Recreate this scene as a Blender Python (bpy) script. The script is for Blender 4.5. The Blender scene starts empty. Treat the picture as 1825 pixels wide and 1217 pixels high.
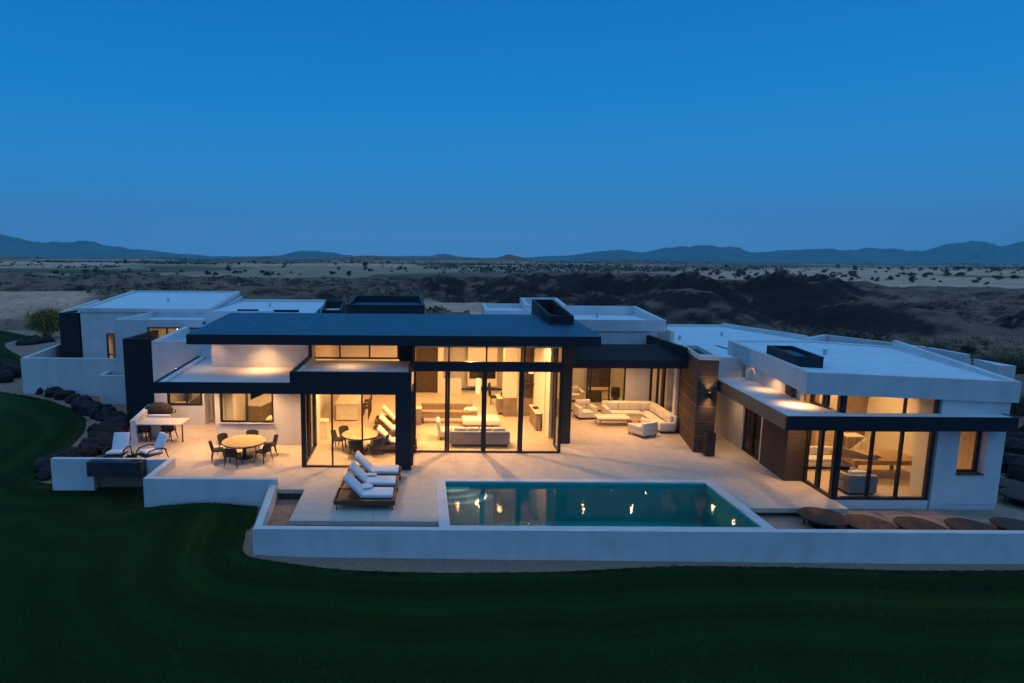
import bpy, bmesh, math, random
from mathutils import Vector, Matrix, noise
random.seed(7)
S = bpy.context.scene
COL = S.collection
R = math.radians
# ------------------------------------------------------------------ camera numbers
CX, CY, FOC, CAMH = 750.0, 608.5, 1080.0, 8.5
PITCH = math.atan(146.5 / 1080); ROLL = R(.35)
def ray(u, v):
    a, b, c = (u - CX) / FOC, -(v - CY) / FOC, -1
    a, b = a * math.cos(ROLL) - b * math.sin(ROLL), a * math.sin(ROLL) + b * math.cos(ROLL)
    t = math.pi / 2 - PITCH
    return a, b * math.cos(t) - c * math.sin(t), b * math.sin(t) + c * math.cos(t)
def lvl(u, v, z=0.0):            # survey: where a photo point lies on a level at height z
    x, y, w = ray(u, v); k = (z - CAMH) / w
    return x * k, y * k
def dep(u, v, Y):                # survey: x and z of a photo point on the plane y = Y
    x, y, w = ray(u, v); k = Y / y
    return x * k, CAMH + w * k
# ------------------------------------------------------------------ mesh building
class MB:
    def __init__(s): s.v = []; s.f = []
    def add(s, vs, fs, M=None):
        n = len(s.v)
        s.v += [tuple(M @ Vector(p)) if M else tuple(p) for p in vs]
        s.f += [tuple(i + n for i in f) for f in fs]
        return s
    def box(s, x0, x1, y0, y1, z0, z1, M=None):
        x0, x1 = min(x0, x1), max(x0, x1); y0, y1 = min(y0, y1), max(y0, y1); z0, z1 = min(z0, z1), max(z0, z1)
        return s.add([(x0,y0,z0),(x1,y0,z0),(x1,y1,z0),(x0,y1,z0),(x0,y0,z1),(x1,y0,z1),(x1,y1,z1),(x0,y1,z1)],
                     [(3,2,1,0),(4,5,6,7),(0,1,5,4),(1,2,6,5),(2,3,7,6),(3,0,4,7)], M)
    def prism(s, poly, z0, z1, M=None):     # poly counter-clockwise; z0 / z1 numbers or one per corner
        n = len(poly)
        zb = z0 if isinstance(z0, (list, tuple)) else [z0] * n
        zt = z1 if isinstance(z1, (list, tuple)) else [z1] * n
        a = sum(poly[i][0]*poly[(i+1)%n][1]-poly[(i+1)%n][0]*poly[i][1] for i in range(n))
        if a < 0: poly = poly[::-1]; zb = zb[::-1]; zt = zt[::-1]
        vs = [(p[0],p[1],b) for p,b in zip(poly,zb)] + [(p[0],p[1],t) for p,t in zip(poly,zt)]
        fs = [tuple(range(n-1,-1,-1)), tuple(range(n,2*n))] + [(i,(i+1)%n,n+(i+1)%n,n+i) for i in range(n)]
        return s.add(vs, fs, M)
    def rbox(s, x0, x1, y0, y1, z0, z1, r=.04, seg=2, M=None):
        x0, x1 = min(x0, x1), max(x0, x1); y0, y1 = min(y0, y1), max(y0, y1); z0, z1 = min(z0, z1), max(z0, z1)
        b = bmesh.new(); bmesh.ops.create_cube(b, size=1)
        for q in b.verts: q.co = Vector((x0+(q.co.x+.5)*(x1-x0), y0+(q.co.y+.5)*(y1-y0), z0+(q.co.z+.5)*(z1-z0)))
        r = min(r, .49*min(x1-x0, y1-y0, z1-z0))
        bmesh.ops.bevel(b, geom=b.edges[:], offset=r, segments=seg, profile=.5, affect='EDGES')
        b.verts.index_update()
        s.add([q.co[:] for q in b.verts], [tuple(q.index for q in f.verts) for f in b.faces], M); b.free(); return s
    def tube(s, pts, rad, n=8, caps=True, M=None):
        pts = [Vector(p) for p in pts]; rad = rad if isinstance(rad, (list, tuple)) else [rad]*len(pts)
        vs = []; fs = []; up = None
        for i, p in enumerate(pts):
            d = (pts[min(i+1,len(pts)-1)] - pts[max(i-1,0)]).normalized()
            a = d.orthogonal().normalized() if up is None else (up - d*up.dot(d)).normalized()
            up = a; c = d.cross(a)
            vs += [tuple(p + (a*math.cos(2*math.pi*k/n) + c*math.sin(2*math.pi*k/n))*rad[i]) for k in range(n)]
        for i in range(len(pts)-1):
            for k in range(n): fs.append((i*n+k, i*n+(k+1)%n, (i+1)*n+(k+1)%n, (i+1)*n+k))
        if caps: fs.append(tuple(range(n-1,-1,-1))); fs.append(tuple((len(pts)-1)*n+k for k in range(n)))
        return s.add(vs, fs, M)
    def lathe(s, prof, n=32, c=(0,0,0)):     # prof: (radius, z)
        vs = []; fs = []
        for r_, z in prof: vs += [(c[0]+r_*math.cos(2*math.pi*k/n), c[1]+r_*math.sin(2*math.pi*k/n), c[2]+z) for k in range(n)]
        for i in range(len(prof)-1):
            for k in range(n): fs.append((i*n+k, i*n+(k+1)%n, (i+1)*n+(k+1)%n, (i+1)*n+k))
        fs.append(tuple(range(n-1,-1,-1))); fs.append(tuple((len(prof)-1)*n+k for k in range(n)))
        return s.add(vs, fs)
    def build(s, name, mat, parent=None, smooth=None, label=None):
        me = bpy.data.meshes.new(name)
        off = Vector((0,0,0)); p = parent
        while p is not None: off += p.location; p = p.parent
        me.from_pydata([tuple(Vector(q)-off) for q in s.v], [], s.f); me.update()
        if smooth:
            me.polygons.foreach_set('use_smooth', [True]*len(me.polygons)); me.set_sharp_from_angle(angle=R(smooth))
        me.materials.append(mat)
        o = bpy.data.objects.new(name, me); COL.objects.link(o); o.parent = parent
        if label: o['label'] = label
        return o
def tag(o, label=None, cat=None, group=None, kind=None):
    if label: o['label'] = label
    if cat: o['category'] = cat
    if group: o['group'] = group
    if kind: o['kind'] = kind
    return o
def thing(name, label, cat, loc=(0,0,0), rz=0, group=None):
    o = bpy.data.objects.new(name, None); COL.objects.link(o); o.empty_display_size = .2
    o.location = loc; o.rotation_euler = (0,0,rz)
    return tag(o, label, cat, group)
def place(o, loc, rz=0): o.location = loc; o.rotation_euler = (0,0,rz); return o
def dup(root, loc, rz=0, label=None, group=None, scale=None):
    r = root.copy(); COL.objects.link(r); r.location = loc; r.rotation_euler = (0,0,rz)
    if label: r['label'] = label
    if group: r['group'] = group
    if scale: r.scale = scale
    for ch in list(root.children):
        c = ch.copy(); COL.objects.link(c); c.parent = r
        for g in list(ch.children):
            d = g.copy(); COL.objects.link(d); d.parent = c
    return r
# ------------------------------------------------------------------ materials
def mat(name, base, rough=.7, var=.08, nscale=6, bump=0, bscale=60, metal=0, spec=.5, detail=4, col2=None):
    m = bpy.data.materials.new(name); m.use_nodes = True
    N = m.node_tree.nodes; K = m.node_tree.links; b = N['Principled BSDF']
    b.inputs['Roughness'].default_value = rough; b.inputs['Metallic'].default_value = metal
    b.inputs['Specular IOR Level'].default_value = spec
    g = N.new('ShaderNodeNewGeometry')
    n = N.new('ShaderNodeTexNoise'); n.inputs['Scale'].default_value = nscale; n.inputs['Detail'].default_value = detail
    K.new(g.outputs['Position'], n.inputs['Vector'])
    r = N.new('ShaderNodeMapRange'); r.inputs['From Min'].default_value = .3; r.inputs['From Max'].default_value = .7
    K.new(n.outputs['Fac'], r.inputs['Value'])
    x = N.new('ShaderNodeMix'); x.data_type = 'RGBA'
    c2 = col2 or tuple(c*(1-2*var) for c in base)
    x.inputs[6].default_value = (*c2, 1); x.inputs[7].default_value = (*[min(1,c*(1+(0 if col2 else var))) for c in base], 1)
    K.new(r.outputs[0], x.inputs[0]); K.new(x.outputs[2], b.inputs['Base Color'])
    if bump:
        n2 = N.new('ShaderNodeTexNoise'); n2.inputs['Scale'].default_value = bscale; n2.inputs['Detail'].default_value = 3
        K.new(g.outputs['Position'], n2.inputs['Vector'])
        bp = N.new('ShaderNodeBump'); bp.inputs['Strength'].default_value = bump; bp.inputs['Distance'].default_value = .02
        K.new(n2.outputs['Fac'], bp.inputs['Height']); K.new(bp.outputs['Normal'], b.inputs['Normal'])
    m['mix'] = x.name
    return m
def streaks(m, amt=.07):       # weather marks: soft vertical streaks and patches that belong to the plaster
    N = m.node_tree.nodes; K = m.node_tree.links; b = N['Principled BSDF']; src = b.inputs['Base Color'].links[0].from_socket
    g = N.new('ShaderNodeNewGeometry'); v = N.new('ShaderNodeVectorMath'); v.operation = 'MULTIPLY'; v.inputs[1].default_value = (3.2, 3.2, .22); K.new(g.outputs['Position'], v.inputs[0])
    n = N.new('ShaderNodeTexNoise'); n.inputs['Scale'].default_value = 1; n.inputs['Detail'].default_value = 5; K.new(v.outputs[0], n.inputs['Vector'])
    r = N.new('ShaderNodeMapRange'); r.inputs['From Min'].default_value = .3; r.inputs['From Max'].default_value = .7; r.inputs['To Min'].default_value = 1-amt; r.inputs['To Max'].default_value = 1+amt*.6; K.new(n.outputs['Fac'], r.inputs['Value'])
    x = N.new('ShaderNodeMix'); x.data_type = 'RGBA'; x.blend_type = 'MULTIPLY'; x.inputs[0].default_value = 1; K.new(src, x.inputs[6]); K.new(r.outputs[0], x.inputs[7]); K.new(x.outputs[2], b.inputs['Base Color'])
def brickmat(name, c1, c2, mortar, w, h, ms, rough=.8, bump=.6, xy=True):
    m = bpy.data.materials.new(name); m.use_nodes = True
    N = m.node_tree.nodes; K = m.node_tree.links; b = N['Principled BSDF']; b.inputs['Roughness'].default_value = rough
    g = N.new('ShaderNodeNewGeometry'); sp = N.new('ShaderNodeSeparateXYZ'); cb = N.new('ShaderNodeCombineXYZ')
    K.new(g.outputs['Position'], sp.inputs[0])
    if xy:
        ad = N.new('ShaderNodeMath'); ad.operation = 'ADD'; K.new(sp.outputs[0], ad.inputs[0]); K.new(sp.outputs[1], ad.inputs[1])
        K.new(ad.outputs[0], cb.inputs[0]); K.new(sp.outputs[2], cb.inputs[1])
    else:
        K.new(sp.outputs[0], cb.inputs[0]); K.new(sp.outputs[1], cb.inputs[1])
    t = N.new('ShaderNodeTexBrick'); t.inputs['Scale'].default_value = 1
    t.inputs['Brick Width'].default_value = w; t.inputs['Row Height'].default_value = h; t.inputs['Mortar Size'].default_value = ms
    t.inputs['Mortar Smooth'].default_value = .3
    t.inputs['Color1'].default_value = (*c1,1); t.inputs['Color2'].default_value = (*c2,1); t.inputs['Mortar'].default_value = (*mortar,1)
    K.new(cb.outputs[0], t.inputs['Vector'])
    n = N.new('ShaderNodeTexNoise'); n.inputs['Scale'].default_value = 3; n.inputs['Detail'].default_value = 6; K.new(g.outputs['Position'], n.inputs['Vector'])
    mr = N.new('ShaderNodeMapRange'); mr.inputs['To Min'].default_value = .75; mr.inputs['To Max'].default_value = 1.2; K.new(n.outputs['Fac'], mr.inputs['Value'])
    mx = N.new('ShaderNodeMix'); mx.data_type = 'RGBA'; mx.blend_type = 'MULTIPLY'; mx.inputs[0].default_value = 1
    K.new(t.outputs['Color'], mx.inputs[6]); K.new(mr.outputs[0], mx.inputs[7]); K.new(mx.outputs[2], b.inputs['Base Color'])
    bp = N.new('ShaderNodeBump'); bp.inputs['Strength'].default_value = bump; bp.inputs['Distance'].default_value = .02; bp.invert = True
    K.new(t.outputs['Fac'], bp.inputs['Height']); K.new(bp.outputs['Normal'], b.inputs['Normal'])
    return m
def emit(name, c, s):
    m = bpy.data.materials.new(name); m.use_nodes = True; N = m.node_tree.nodes; K = m.node_tree.links
    N.remove(N['Principled BSDF']); e = N.new('ShaderNodeEmission'); e.inputs[0].default_value = (*c,1); e.inputs[1].default_value = s
    K.new(e.outputs[0], N['Material Output'].inputs[0]); return m
def glassy(name, tint, ior, rough=0.0, ripple=None):
    m = bpy.data.materials.new(name); m.use_nodes = True; N = m.node_tree.nodes; K = m.node_tree.links
    N.remove(N['Principled BSDF'])
    t = N.new('ShaderNodeBsdfTransparent'); t.inputs[0].default_value = (*tint,1)
    g = N.new('ShaderNodeBsdfGlossy'); g.inputs['Roughness'].default_value = rough
    f = N.new('ShaderNodeLayerWeight'); f.inputs['Blend'].default_value = .5; r0 = ((ior-1)/(ior+1))**2
    pw = N.new('ShaderNodeMath'); pw.operation = 'POWER'; pw.inputs[1].default_value = 5; K.new(f.outputs['Facing'], pw.inputs[0])
    sc = N.new('ShaderNodeMath'); sc.operation = 'MULTIPLY_ADD'; sc.inputs[1].default_value = 1-r0; sc.inputs[2].default_value = r0; K.new(pw.outputs[0], sc.inputs[0])
    x = N.new('ShaderNodeMixShader'); K.new(sc.outputs[0], x.inputs[0]); K.new(t.outputs[0], x.inputs[1]); K.new(g.outputs[0], x.inputs[2])
    if ripple:
        gm = N.new('ShaderNodeNewGeometry'); n = N.new('ShaderNodeTexNoise'); n.inputs['Scale'].default_value = ripple[0]; n.inputs['Detail'].default_value = 2
        K.new(gm.outputs['Position'], n.inputs['Vector'])
        bp = N.new('ShaderNodeBump'); bp.inputs['Strength'].default_value = ripple[1]; bp.inputs['Distance'].default_value = .02
        K.new(n.outputs['Fac'], bp.inputs['Height']); K.new(bp.outputs[0], g.inputs['Normal']); K.new(bp.outputs[0], f.inputs['Normal'])
    K.new(x.outputs[0], N['Material Output'].inputs[0]); return m

M = {}
M['stucco'] = mat('stucco', (.66,.65,.66), .85, .05, 1.2, .25, 90)
streaks(M['stucco'], .055)
M['inner'] = mat('inner_plaster', (.74,.68,.58), .8, .03, 1.0)
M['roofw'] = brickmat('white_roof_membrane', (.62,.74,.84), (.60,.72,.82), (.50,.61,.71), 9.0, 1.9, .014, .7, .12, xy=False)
M['metal'] = mat('dark_blue_metal', (.011,.018,.027), .55, .12, 3, spec=.35)
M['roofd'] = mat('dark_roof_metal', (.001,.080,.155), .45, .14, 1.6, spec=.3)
M['frame'] = mat('black_window_frame', (.014,.015,.017), .45, .1, 5)
M['slate'] = brickmat('dark_slate_panels', (.010,.011,.014), (.008,.009,.012), (.03,.033,.04), 40, .62, .010, .75, .3)
M['brick'] = brickmat('thin_brown_brick', (.115,.072,.050), (.080,.050,.036), (.025,.018,.014), .30, .06, .010, .8, .9)
M['clad'] = brickmat('bronze_panel_cladding', (.27,.165,.095), (.25,.155,.09), (.07,.045,.03), .42, 30, .012, .6, .4)
M['stone'] = mat('stacked_dark_stone', (.03,.033,.04), .75, .25, 4, .9, 9)
M['terrace'] = brickmat('terrace_concrete', (.56,.48,.41), (.54,.46,.40), (.33,.28,.24), 3.1, 3.1, .011, .65, .15, xy=False)
M['floor'] = brickmat('interior_stone_floor', (.60,.50,.38), (.57,.47,.36), (.50,.41,.31), 1.2, 1.2, .004, .5, .05, xy=False)
M['gravel'] = mat('decomposed_granite', (.34,.21,.15), .95, .2, 14, .8, 45)
M['glass'] = glassy('window_glass', (.95,.96,.95), 1.42)
M['water'] = glassy('pool_water_surface', (.6,.95,.93), 1.33, .02, (7.5, .11))
M['basin'] = mat('teal_pool_plaster', (.008,.34,.31), .6, .08, 3)
M['step'] = mat('pale_pool_step', (.45,.50,.44), .6, .05, 3)
M['fabw'] = mat('off_white_upholstery', (.80,.75,.66), .9, .04, 8, .15, 150)
M['cush'] = mat('white_outdoor_cushion', (.72,.74,.80), .9, .04, 8, .2, 120)
M['fabg'] = mat('taupe_upholstery', (.36,.30,.25), .9, .05, 8, .15, 150)
M['wood'] = mat('reddish_brown_timber', (.125,.042,.022), .5, .25, 9, .3, 30)
M['woodl'] = mat('light_oak', (.42,.28,.15), .55, .15, 7)
M['tabletop'] = mat('tan_stone_table_top', (.42,.32,.18), .45, .15, 6)
M['dark'] = mat('charcoal_weave', (.022,.02,.018), .8, .2, 20, .4, 120)
M['darkleg'] = mat('dark_bronze_leg', (.03,.022,.016), .5, .1, 8)
M['cover'] = mat('black_canvas_cover', (.03,.027,.025), .9, .3, 5, 1.0, 6)
M['rust'] = mat('rusty_steel', (.058,.032,.024), .75, .3, 5, .3, 30)
M['darkpanel'] = mat('dark_walnut_panel', (.07,.042,.022), .5, .25, 5)
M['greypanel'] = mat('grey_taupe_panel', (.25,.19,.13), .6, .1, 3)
M['black'] = mat('black_glass_inset', (.012,.011,.010), .2, .1, 3)
M['counter'] = mat('pale_quartz_counter', (.78,.70,.58), .4, .05, 5)
M['boulder'] = mat('dark_basalt_boulder', (.021,.017,.017), .9, .3, 2.5, 1.0, 7, col2=(.007,.006,.007))
M['lamp'] = emit('lamp_glow', (1,.70,.38), 220)
M['shade'] = emit('lit_lampshade', (1,.60,.26), 1.7)
M['leaf'] = mat('olive_bush_leaf', (.30,.22,.05), .7, .3, 3)
M['louvre'] = mat('dark_louvre', (.013,.014,.017), .7, .1, 4)
M['leafd'] = mat('dark_desert_leaf', (.045,.055,.022), .8, .3, 1)
M['leafg'] = mat('grey_brittlebush_leaf', (.16,.14,.08), .8, .3, 2)
M['leafdark'] = mat('dark_plant_leaf', (.02,.03,.018), .7, .3, 4)
M['twig'] = mat('dry_twig', (.12,.085,.06), .9, .2, 6)
M['wall_trim'] = mat('pale_metal_trim', (.5,.47,.43), .5, .05, 4)
M['brickp'] = brickmat('pale_split_face_brick', (.74,.60,.43), (.66,.52,.37), (.35,.27,.19), .4, .07, .009, .8, .7)
M['book'] = mat('white_papers', (.8,.78,.72), .8, .1, 4)
WARM = (1.0, .525, .19)
# ------------------------------------------------------------------ the house: one thing, its walls, roofs, windows and columns as parts
house = thing('house', 'long low modern white house with dark flat roofs and lit glass walls behind the pool', 'house', (0, 30, 0))
def hp(name, m, boxes=(), prisms=(), label=None, smooth=None):
    b = MB()
    for q in boxes: b.box(*q)
    for q in prisms: b.prism(*q)
    return b.build(name, M[m], house, smooth, label)
def glazing(name, p0, p1, z0, z1, fr, fw=.07, fd=.1, transoms=(), m='frame', label=None, bottom=True, parent=None):
    """frame with posts at the fractions fr along p0-p1, its panes as a sub-part"""
    p0 = Vector((*p0, 0)); p1 = Vector((*p1, 0)); d = p1 - p0; Lg = d.length; a = math.atan2(d.y, d.x)
    T = Matrix.Translation(p0) @ Matrix.Rotation(a, 4, 'Z'); b = MB()
    zb = z0 + (fw if bottom else 0)
    b.box(0, Lg, -fd/2, fd/2, z1-fw, z1, T)
    if bottom: b.box(0, Lg, -fd/2, fd/2, z0, z0+fw, T)
    xs = []
    for f in fr:
        c, w = (f, fw) if not isinstance(f, tuple) else f
        c = min(max(c*Lg, w/2), Lg-w/2)
        b.box(c-w/2, c+w/2, -fd/2+.003, fd/2-.003, zb, z1-fw, T); xs.append((c-w/2, c+w/2))
    for t in transoms:
        for i in range(len(xs)-1): b.box(xs[i][1], xs[i+1][0], -fd/2+.006, fd/2-.006, t-fw/2, t+fw/2, T)
    o = b.build(name, M[m], parent or house, None, label)
    g = MB()
    for i in range(len(xs)-1):
        zz = [zb] + [q for t in transoms for q in (t-fw/2, t+fw/2)] + [z1-fw]
        for k in range(0, len(zz), 2): g.box(xs[i][1], xs[i+1][0], -.006, .006, zz[k], zz[k+1], T)
    g.build('pane', M['glass'], o)
    return o
fl_z = 4.55
YF = 23.75                                                     # left canopy fascia plane
# ---- main hall, glass front at y = 26.05, x -0.3 .. 6.2
doorX = [-.30, 1.185, 2.80, 4.42, 6.20]
for i in range(4):
    x0, x1 = doorX[i], doorX[i+1]
    b = MB(); w = .085; z1 = 3.72
    b.box(x0+.004, x0+w+.02, 26.0, 26.11, 0, z1); b.box(x1-w-.02, x1-.004, 26.0, 26.11, 0, z1)
    b.box(x0+w+.02, x1-w-.02, 26.0, 26.11, 0, .07); b.box(x0+w+.02, x1-w-.02, 26.0, 26.11, z1-.06, z1)
    d = b.build('glass_door', M['frame'], house)
    MB().box(x0+w+.02, x1-w-.02, 26.045, 26.06, .07, z1-.06).build('pane', M['glass'], d)
hp('header_beam', 'metal', [(-.30, 6.20, 25.97, 26.15, 3.722, 4.03)])
glazing('clerestory_window', (-.30, 26.05), (6.20, 26.05), 4.03, 4.95, [0, .235, .487, .742, 1], .065, .12)
# right end corner return glass, brick column
glazing('side_window', (6.20, 26.11), (6.20, 27.2), 0, 4.9, [0, 1], .07, .1, [3.85])
hp('brick_column', 'brick', [(6.36, 7.0, 27.45, 28.3, 0, 4.9)], label='narrow dark brick column beside the tall glass doors')
hp('brick_column', 'brick', [(6.27, 6.9, 26.5, 27.44, 3.95, 4.92)])
# ---- main dark roof
n = 5.30
rf = MB()
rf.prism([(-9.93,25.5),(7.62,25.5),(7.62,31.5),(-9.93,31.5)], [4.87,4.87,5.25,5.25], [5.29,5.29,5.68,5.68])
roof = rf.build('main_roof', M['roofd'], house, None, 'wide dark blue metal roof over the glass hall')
sm = MB()
k = -9.7
while k < 7.5:
    sm.prism([(k,25.52),(k+.016,25.52),(k+.016,31.48),(k,31.48)], [5.2,5.2,5.58,5.58], [5.296,5.296,5.686,5.686]); k += .42
sm.build('roof_seam', M['roofd'], roof)
hp('roof_fascia', 'metal', [(-9.95, 7.64, 25.46, 25.499, 4.86, 5.285)])
hp('roof_fascia', 'metal', prisms=[([(7.622,25.5),(7.66,25.5),(7.66,31.5),(7.622,31.5)], [4.865,4.865,5.25,5.25], [5.285,5.285,5.675,5.675])])
hp('soffit', 'inner', prisms=[([(-9.8,25.6),(7.5,25.6),(7.5,31.4),(-9.8,31.4)], [4.84,4.84,5.2,5.2], [4.866,4.866,5.22,5.22])])
# ---- left canopy with its roof deck
cz0, cz1 = 3.12, 3.57
hp('canopy_fascia', 'metal', [(-10.7, -.38, YF, YF+.12, cz0, cz1)], label='long dark fascia band over the outdoor dining terrace')
hp('canopy_fascia', 'metal', prisms=[([(-10.7,YF+.12),(-10.52,YF+.12),(-11.2,31.0),(-11.38,31.0)], cz0, cz1+.003)])
hp('canopy_roof', 'stucco', prisms=[([(-10.52,YF+.12),(-.42,YF+.12),(-.42,28.0),(-9.8,28.0),(-9.8,31.0),(-11.2,31.0)], cz0+.02, cz1-.12)])
hp('roof_curb', 'stucco', prisms=[([(-10.515,YF+.122),(-10.27,YF+.122),(-10.95,31.0),(-11.195,31.0)], cz1-.12, cz1-.01)])
hp('canopy_parapet', 'metal', [(-5.22, -.38, YF-.03, YF+.12, cz1+.002, 4.03), (-5.22, -5.05, YF+.12, 27.9, cz1+.002, 4.03), (-.5, -.38, YF+.12, 26.0, cz1+.002, 4.03)], label='raised dark parapet box above the glass dining room')
hp('parapet_lining', 'stucco', [(-5.048, -4.95, YF+.122, 27.9, cz1-.12, 3.96), (-5.218, -5.25, YF+.13, 27.9, cz1-.11, 3.85)])
hp('parapet_deck', 'stucco', [(-4.95, -.5, YF+.122, 27.98, cz1-.12, 3.78)])
hp('corner_column', 'metal', [(-.97, -.36, 23.70, 24.3, 0, cz0), (-.97, -.36, 23.70, YF-.032, cz0, 4.02)], label='broad dark blue corner column at the dining room')
# glass dining room
glazing('front_window', (-4.86, 24.05), (-.97, 24.05), 0, cz0, [(0,.2), (.325,.06), (.64,.06), (1,.05)], .06, .12)
glazing('side_window', (-4.80, 24.15), (-4.80, 26.93), 0, cz0, [0, .38, .5, .9, 1], .08, .14)
glazing('side_window', (-.33, 24.3), (-.33, 25.98), 0, cz0, [0, 1], .05, .08)
# clerestory over the canopy
cx0 = dep(551, 640, 28.0)[0]; cx1 = dep(712, 640, 28.0)[0]
glazing('clerestory_window', (-5.25, 28.05), (-1.0, 28.05), 3.86, 4.98, [(0,.16), .345, .672, (1,.1)], .07, .14)
hp('dark_wall_panel', 'metal', [(-1.0, -.3, 27.95, 28.1, 3.6, 4.98), (-.42, -.31, 26.16, 27.95, 3.6, 4.98)])
# upper white wall over the kitchen
hp('upper_wall', 'stucco', [(-9.8, -5.28, 28.02, 28.3, 3.4, 5.05), (-9.8, -9.55, 28.3, 34.5, 3.4, 5.2)])
# ---- kitchen wall and window
kx0, ks = dep(393, 753, 26.95); kx1 = dep(488, 753, 26.95)[0]
hp('kitchen_wall', 'stucco', [(-9.37, kx0, 26.95, 27.2, 0, cz0), (kx1, -4.89, 26.95, 27.2, 0, cz0), (kx0, kx1, 26.95, 27.2, 0, ks), (-9.37, -9.12, 27.2, 31.8, 0, cz0)])
glazing('kitchen_window', (kx0+.002, 27.0), (kx1-.002, 27.0), ks+.01, cz0+.02, [(0,.1), (.5,.09), (1,.07)], .08, .13, label='two pane black framed kitchen window behind the round table')
hp('window_sill', 'wall_trim', [(kx0-.03, kx1+.03, 26.87, 27.0, ks-.03, ks+.008)])
# recessed wall to the left with its window, dark door between
wx0, ws = dep(299, 722, 30.3); wx1 = dep(361, 722, 30.3)[0]; wt = 2.62
hp('bedroom_wall', 'stucco', [(-13.6, wx0, 30.3, 30.55, -.1, wt), (wx1, -11.05, 30.3, 30.55, -.1, wt), (wx0, wx1, 30.3, 30.55, -.1, ws), (-11.3, -11.05, 30.55, 31.95, -.1, 3.4), (-13.6, -9.9, 30.3, 30.55, wt, 4.33)])
glazing('bedroom_window', (wx0, 30.35), (wx1, 30.35), ws, wt, [(0,.1), (.55,.06), (1,.1)], .1, .14)
hp('side_door', 'darkpanel', [(-11.05, -9.2, 32.0, 32.1, 0, 2.9)])
hp('bedroom_wall', 'inner', [(-13.3, -11.31, 34.5, 34.6, 0, 3.4)])
hp('porch_ceiling', 'stucco', [(-13.28, -11.31, 30.56, 34.5, 3.42, 3.48)])
# ---- slate tower and white wings on the left
hp('slate_tower', 'slate', [(-16.32, -14.74, 32.85, 33.1, -.8, 4.1), (-16.32, -16.1, 33.1, 36.9, -.8, 4.1)], label='dark slate clad tower at the left end')
hp('wing_wall', 'stucco', prisms=[([(-13.6,30.552),(-13.3,30.552),(-14.7,40.6),(-15.03,40.6)], -.1, 4.33), ([(-15.03,40.602),(-14.7,40.602),(-15.2,44.6),(-15.5,44.6)], 0, 4.33),
   ([(-14.35,37.4),(-9.9,37.4),(-9.9,37.7),(-14.35,37.7)], 3.4, 4.33)])
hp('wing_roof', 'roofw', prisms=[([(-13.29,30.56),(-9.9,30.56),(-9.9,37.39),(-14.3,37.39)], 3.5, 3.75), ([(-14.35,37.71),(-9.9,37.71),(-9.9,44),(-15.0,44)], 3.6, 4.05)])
px0, pz = dep(203, 569, 36.9); px1 = dep(262, 583, 36.9)[0]; pw = dep(262, 583, 36.9)[1]
hp('wing_wall', 'stucco', [(px0, px1, 36.9, 37.15, -.3, pz), (px1, -13.5, 36.9, 37.15, pw, pz), (px1, -13.5, 36.9, 37.15, -.3, 3.2), (px0, px0+.25, 37.15, 42, -.3, pz)])
hp('wing_roof', 'roofw', [(px0+.25, -14.6, 37.15, 42, pz-.5, pz-.35)])
glazing('high_window', (px1, 36.98), (-13.5, 36.98), 3.2, pw, [0, .36, .7, 1], .08, .1)
hp('room_back', 'inner', [(px0+.4, -13.5, 39.5, 39.6, 2, 4.1)])
# far left block
gx, gz = dep(189, 600, 42); gz0 = 1.2
hp('far_block_wall', 'stucco', [(-23.7, gx, 42, 42.3, -.5, 4.75), (gx, gx+.75, 42, 42.3, 3.25, 4.75), (gx, gx+.75, 42, 42.3, -.5, gz0), (gx+.75, -14.75, 42, 42.3, -.5, 4.75),
   (-23.7, -23.4, 42.3, 52, -.5, 4.75)], prisms=[([(-15.05,42.3),(-14.75,42.3),(-15.3,52),(-15.6,52)], -.5, [4.7,4.7,5.3,5.3])])
glazing('slit_window', (gx, 42.1), (gx+.75, 42.1), gz0, 3.25, [(0,.1), (1,.06)], .06, .1, [1.75])
hp('roof_cornice', 'stucco', prisms=[([(-23.82,41.9),(-14.7,41.9),(-14.7,42.35),(-23.82,42.35)], 4.75, 5.0), ([(-23.82,42.35),(-23.5,42.35),(-24.4,52),(-24.72,52)], [4.75,4.75,5.4,5.4], [5.0,5.0,5.7,5.7]),
   ([(-15.0,42.35),(-14.7,42.35),(-15.5,52),(-15.8,52)], [4.75,4.75,5.4,5.4], [5.0,5.0,5.72,5.72]), ([(-24.4,51.7),(-15.8,51.7),(-15.8,52),(-24.4,52)], 5.0, 5.7)])
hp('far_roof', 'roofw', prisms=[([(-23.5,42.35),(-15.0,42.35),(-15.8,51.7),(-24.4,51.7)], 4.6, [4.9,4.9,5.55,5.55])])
hp('slate_tower', 'slate', [(-25.2, -23.84, 42, 42.3, -.8, 4.66), (-25.2, -25.0, 42.3, 47, -.8, 4.66)])
hp('wing_roof', 'roofw', prisms=[([(-25.0,42.3),(-23.84,42.3),(-24.6,52),(-27.6,52)], 4.3, [4.5,4.5,4.75,4.75])])
hp('roof_curb', 'stucco', prisms=[([(-25.2,42.0),(-25.0,42.3),(-27.6,52),(-27.9,52)], 4.66, [4.70,4.70,4.9,4.9])])
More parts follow.
